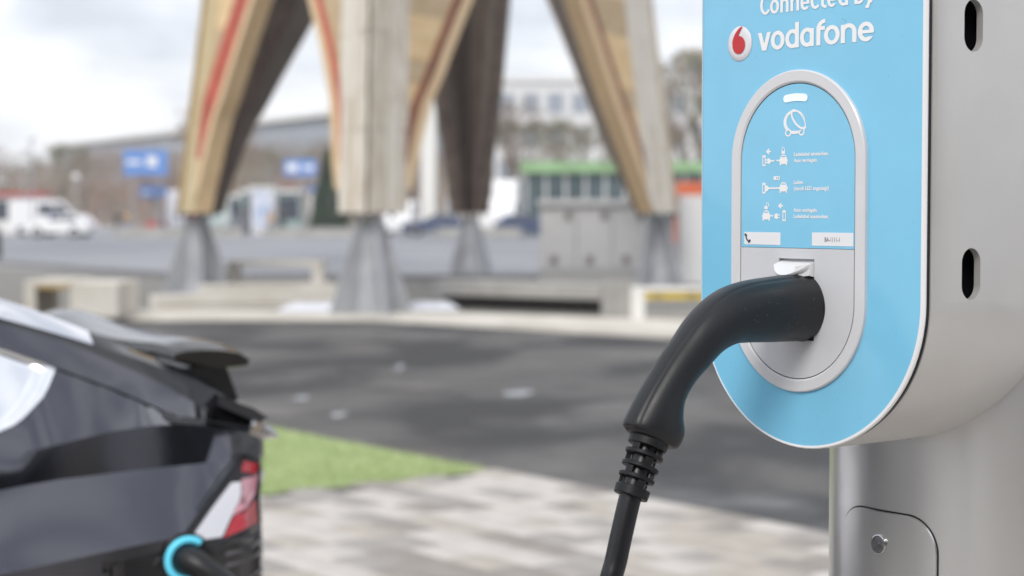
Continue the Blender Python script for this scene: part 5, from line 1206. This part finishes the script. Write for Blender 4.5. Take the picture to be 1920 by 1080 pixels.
# ================================================================== BUILDINGS
M_glz = mat('window_glass', (0.10, 0.13, 0.16), 0.08, spec=0.8); M_fr = mat('window_frame', (0.5, 0.5, 0.5), 0.5)
def facade(t, p0, p1, z0, z1, nx, nz_, m_win, wfrac=0.6, hfrac=0.55, proud=0.06):
    """windows as parts on the wall from p0 to p1 (local xy), outward normal to the left of p0->p1 reversed"""
    p0, p1 = Vector(p0), Vector(p1); d = (p1 - p0); L = d.length; d.normalize(); nn = Vector((d.y, -d.x))
    cwid, chei = L / nx, (z1 - z0) / nz_
    bmesh_ = MB(); w, h = cwid * wfrac, chei * hfrac
    bmesh_.box(-w / 2, w / 2, -0.03, 0.10, -h / 2, h / 2); me = bpy.data.meshes.new('window'); me.from_pydata(bmesh_.v, [], bmesh_.f); me.materials.append(m_win)
    fm = MB(); e = 0.12
    fm.box(-w / 2 - e, w / 2 + e, -proud, 0.05, -h / 2 - e, -h / 2); fm.box(-w / 2 - e, w / 2 + e, -proud, 0.05, h / 2, h / 2 + e); fm.box(-w / 2 - e, -w / 2, -proud, 0.05, -h / 2, h / 2); fm.box(w / 2, w / 2 + e, -proud, 0.05, -h / 2, h / 2); fm.box(-0.05, 0.05, -proud, 0.05, -h / 2, h / 2)
    mf = bpy.data.meshes.new('frame'); mf.from_pydata(fm.v, [], fm.f); mf.materials.append(M_fr)
    for i in range(nx):
        for j in range(nz_):
            c = p0 + d * cwid * (i + 0.5); o = link('window', me, t); o.location = (c.x, c.y, z0 + chei * (j + 0.5)); o.rotation_euler = (0, 0, math.atan2(d.y, d.x))
            f_ = link('frame', mf, o)
def block(name, x, y, w, dp, h, m, label, cat='building', rz=0, nx=8, nz_=4, z0=1.0, roof=None, win=None, wf=0.6, hf=0.55):
    t = thing(name, (x, y, 0), label, cat, None, rz)
    b = MB(); b.box(-w / 2, w / 2, 0, dp, 0, h); b.build('wall', m, t)
    b = MB(); b.box(-w / 2 - 0.3, w / 2 + 0.3, -0.3, dp + 0.3, h + 0.003, h + 0.5); b.build('roof', roof or M_kw, t)
    facade(t, (-w / 2, 0), (w / 2, 0), z0, h - 0.4, nx, nz_, win or M_glz, wf, hf)
    return t
M_bw = mat('render_white', (0.72, 0.72, 0.72), 0.7); M_bb = mat('render_beige', (0.55, 0.48, 0.40), 0.7); M_bg = mat('cladding_bluegrey', (0.30, 0.34, 0.38), 0.6); M_win_l = mat('window_pale', (0.30, 0.34, 0.40), 0.15)
block('office_building', 8.4, 165, 20.0, 12, 13.4, M_bw, 'white office building with rows of windows right of the tower', nx=9, nz_=4, win=M_win_l)
block('office_building', -4.2, 172, 4.4, 12, 10.8, M_bb, 'beige building just right of the dark back leg', nx=3, nz_=4, win=M_win_l)
block('office_building', 22.5, 185, 10, 12, 18, M_bb, 'beige tower block behind the charging station', nx=5, nz_=6, win=M_win_l)
# long glass hall on the hill, seen receding
pA, pB = Vector((-108, 425)), Vector((-28, 283)); dv = pB - pA
t = thing('glass_hall', ((pA.x + pB.x) / 2, (pA.y + pB.y) / 2, 0), 'long blue grey hall on the hill behind the trees', 'building', None, math.atan2(dv.y, dv.x))
b = MB(); b.box(-dv.length / 2, dv.length / 2, 0, 25, 0, 16.6); b.build('wall', M_bg, t)
b = MB(); b.box(-dv.length / 2 - 1, dv.length / 2 + 1, -1.2, 26, 16.603, 17.6); b.build('roof', M_kw, t)
facade(t, (-dv.length / 2, 0), (dv.length / 2, 0), 6, 16.2, 22, 3, M_win_l, 0.85, 0.5)
# shop pavilion with lime green fascia
t = thing('pavilion', (9.2, 128, 0), 'glass pavilion with lime green fascia right of the tower', 'pavilion')
b = MB(); b.box(-8.6, 9, 0, 7, 4.35, 5.15); b.build('fascia', mat('lime_fascia', (0.25, 0.41, 0.20), 0.5, var=0.25, vscale=0.5), t)
b = MB(); b.box(-8.4, 8.8, 0.6, 6.8, 0, 4.34); b.build('glazing', mat('pavilion_glass', (0.10, 0.14, 0.15), 0.1, var=.3, vscale=.6), t)
pm = MB(); pm.box(-0.07, 0.07, 0.45, 0.597, 0, 4.34); me = bpy.data.meshes.new('mullion'); me.from_pydata(pm.v, [], pm.f); me.materials.append(M_kw)
for k in range(13): o = link('mullion', me, t); o.location = (-8.2 + k * 1.4, 0, 0)
# unseen dark building added behind the camera so the car paint mirrors dark
block('dark_reflection_block', 16.0, -24.0, 96, 12, 13.5, mat('reflection_block_dark', (0.03, 0.026, 0.028), 0.8), 'unseen dark building added behind the camera to darken car reflections', rz=PI, nx=28, nz_=4, win=M_vd)

# ================================================================== TREES
M_bark = mat('bark', (0.16, 0.135, 0.11), 0.9, var=0.2, vscale=3); M_twig = mat('twig', (0.27, 0.21, 0.165), 0.9); M_twig2 = mat('twig_olive', (0.24, 0.23, 0.15), 0.9)
def make_tree_meshes(seed, H, spread, twigs=900, mtw=None):
    r = random.Random(seed); tr = MB(); cr = MB(); tips = []
    def grow(p, d, L, rad, depth):
        q = p + d * L * 0.5 + Vector((r.gauss(0, .03), r.gauss(0, .03), 0)) * L; e = p + d * L
        (tr if depth < 2 else cr).tube([tuple(p), tuple(q), tuple(e)], [rad, rad * 0.85, rad * 0.68], 5 if depth < 2 else 3, False)
        if depth >= 4: tips.append((e, d)); return
        for k in range(r.choice((2, 3, 3)) if depth else 4):
            a = r.uniform(0, 2 * PI); s_ = r.uniform(0.35, 0.75) * spread; nd = (d + Vector((math.cos(a) * s_, math.sin(a) * s_, r.uniform(-0.05, 0.25)))).normalized()
            grow(e if k else q.lerp(e, 0.6), nd, L * r.uniform(0.6, 0.8), rad * 0.6, depth + 1)
    grow(Vector((0, 0, 0)), Vector((0, 0, 1)), H * 0.30, H * 0.017, 0)
    for k in range(twigs):
        e, d = r.choice(tips); nd = (d + Vector((r.gauss(0, .6), r.gauss(0, .6), r.gauss(0.1, .4)))).normalized(); L = H * r.uniform(0.04, 0.10); s_ = Vector((r.gauss(0, 1), r.gauss(0, 1), r.gauss(0, 1))).normalized() * 0.018 * (H / 9)
        cr.add([tuple(e - s_), tuple(e + s_), tuple(e + nd * L)], [(0, 1, 2)])
    out = []
    for nm, b, m_ in (('trunk', tr, M_bark), ('crown', cr, mtw or M_twig)):
        me = bpy.data.meshes.new(nm); me.from_pydata(b.v, [], b.f); me.materials.append(m_); out.append(me)
    return out
TM = [make_tree_meshes(s, 10, 1.0, 1500, M_twig if s % 2 else M_twig2) for s in (1, 2, 3, 4)]
def tree(x, y, h, k, label, group='bare trees across the road'):
    t = thing('bare_tree', (x, y, 0), label, 'tree', group, rnd.uniform(0, 6)); s_ = h / 10; t.scale = (s_, s_, s_)
    for me, nm in zip(TM[k % 4], ('trunk', 'crown')): link(nm, me, t)
tl_ = [(-33.5, 142, 7.5, 'leftmost bare brown tree behind the white van'), (-37.5, 150, 8.5, 'bare tree at the left edge behind the white kiosk'), (-29.5, 150, 7.5, 'bare tree behind the short globe lamp'), (-26, 160, 8.5, 'bare tree left of the large blue sign'), (-20.5, 150, 8.5, 'bare tree right of the large blue sign'), (-23, 172, 9, 'bare tree behind the large blue sign'),
       (-33, 205, 16, 'tall bare tree against the sky left of the left leg'), (-17, 160, 9, 'bare tree left of the second blue sign'), (-14, 165, 9, 'bare tree behind the second blue sign'), (-14.5, 210, 17, 'faint bare tree in the gap under the timber arch'), (-8.5, 150, 9, 'bare tree behind the front leg'), (-3.5, 150, 12, 'bare tree between the pylon and the dark leg'),
       (0.6, 145, 12.5, 'bare tree just right of the dark back leg'), (3.6, 140, 10.5, 'bare tree in front of the white office building'), (1.6, 138, 8.5, 'small bare tree in front of the beige building'), (6.6, 143, 10, 'bare tree left of the right timber leg'), (13.6, 140, 15, 'bare tree right of the right leg'), (15.8, 146, 17, 'tall bare tree beside the charging station'), (12.2, 150, 13, 'bare tree behind the right timber leg'), (17.5, 135, 14, 'bare tree partly hidden by the charging station'), (5.0, 132, 9.5, 'bare tree standing right in front of the lime fascia'), (-0.6, 150, 11, 'bare tree behind the tall white truck'), (11.0, 134, 11, 'bare tree close behind the right steel foot')]
for k, (x, y, h, lab) in enumerate(tl_): tree(x, y, h, k, lab)
# evergreen
t = thing('evergreen_tree', (-12.3, 122, 0), 'dark green conical evergreen tree left of the front leg', 'tree')
b = MB(); b.tube([(0, 0, 0), (0, 0, 5.2)], [0.12, 0.02], 8); b.build('trunk', M_bark, t)
b = MB(); r4 = random.Random(9)
for k in range(5200):
    h = r4.random() ** 1.25; z = 0.5 + 5.3 * h; rr2 = 1.35 * (1 - h) ** 0.75 * (0.55 + 0.45 * r4.random() ** 0.5) + 0.05; a = r4.uniform(0, 2 * PI); p = Vector((rr2 * math.cos(a), rr2 * math.sin(a), z)); e1_ = Vector((r4.gauss(0, 1), r4.gauss(0, 1), r4.gauss(0, .6))).normalized() * 0.20; e2_ = Vector((r4.gauss(0, 1), r4.gauss(0, 1), r4.gauss(0, 1))).normalized() * 0.10
    b.add([tuple(p - e1_), tuple(p + e2_), tuple(p + e1_)], [(0, 1, 2)])
b.build('crown', mat('evergreen_needles', (0.035, 0.07, 0.025), 0.8, var=0.3, vscale=2), t)
# hill and the wood on it
hb = MB(); xs = np.linspace(-420, 260, 60); vs = []
prof = lambda x: interp(x, [-420, -130, -95, -60, -28, 0, 60, 260], [4, 4, 4.5, 7.5, 8.5, 6, 4, 3])
for x in xs:
    h = prof(x) + 1.2 * math.sin(x * 0.05) + 0.8 * math.sin(x * 0.13 + 1)
    vs += [(x, 215, -0.5), (x, 262, h * 0.8), (x, 330, h), (x, 620, h * 1.2)]
hb.add(vs, [(i * 4 + j, (i + 1) * 4 + j, (i + 1) * 4 + j + 1, i * 4 + j + 1) for i in range(len(xs) - 1) for j in range(3)])
o = hb.build('hill', mat('hill_scrub', (0.17, 0.15, 0.12), 0.95, col2=(0.24, 0.21, 0.17), vscale=0.08, bump=0.3, bscale=1), smooth=True); o['kind'] = 'structure'
wb_ = MB(); r5 = random.Random(21)
for k in range(900):
    x = r5.uniform(-110, 24) if k < 620 else r5.uniform(-260, -110); y = r5.uniform(178, 300); zb_ = max(0, min(1, (y - 215) / 47)) * prof(x) * 0.75 if y > 215 else 0
    H = r5.uniform(4.5, 7.5); wb_.m = r5.choice((0, 0, 1, 2)); wb_.tube([(x, y, zb_), (x + r5.gauss(0, .3), y, zb_ + H * .6)], [0.14, 0.05], 3, False)
    for q in range(70):
        c = Vector((x + r5.gauss(0, H * .19), y + r5.gauss(0, H * .19), zb_ + H * (0.62 + r5.gauss(0, .18)))); d_ = Vector((r5.gauss(0, 1), r5.gauss(0, .5), r5.gauss(.6, 1))).normalized() * H * 0.10; s_ = Vector((r5.gauss(0, 1), r5.gauss(0, .3), r5.gauss(0, 1))).normalized() * 0.07
        wb_.add([tuple(c - d_ - s_), tuple(c - d_ + s_), tuple(c + d_)], [(0, 1, 2)])
o = wb_.build('wood', [mat('wood_brown', (0.24, 0.18, 0.145), 0.9), mat('wood_red', (0.28, 0.17, 0.13), 0.9), mat('wood_olive', (0.2, 0.19, 0.13), 0.9)])
tag(o, 'bare brown woodland covering the slope behind the street', 'woodland', kind='stuff')

# ------------------------------------------------------------------ light haze in the damp air
hz_ = MB(); hz_.box(-660, 660, -80, 700, -1.0, 46.0); hm = bpy.data.materials.new('haze'); hm.use_nodes = True; hn = hm.node_tree.nodes; hn.clear()
ho = hn.new('ShaderNodeOutputMaterial'); hv = hn.new('ShaderNodeVolumePrincipled'); hv.inputs['Color'].default_value = (0.93, 0.95, 1.0, 1); hv.inputs['Density'].default_value = 0.0006; hv.inputs['Anisotropy'].default_value = 0.3
hm.node_tree.links.new(hv.outputs[0], ho.inputs['Volume']); o = hz_.build('haze', hm); o['kind'] = 'stuff'
SC.cycles.volume_bounces = 1
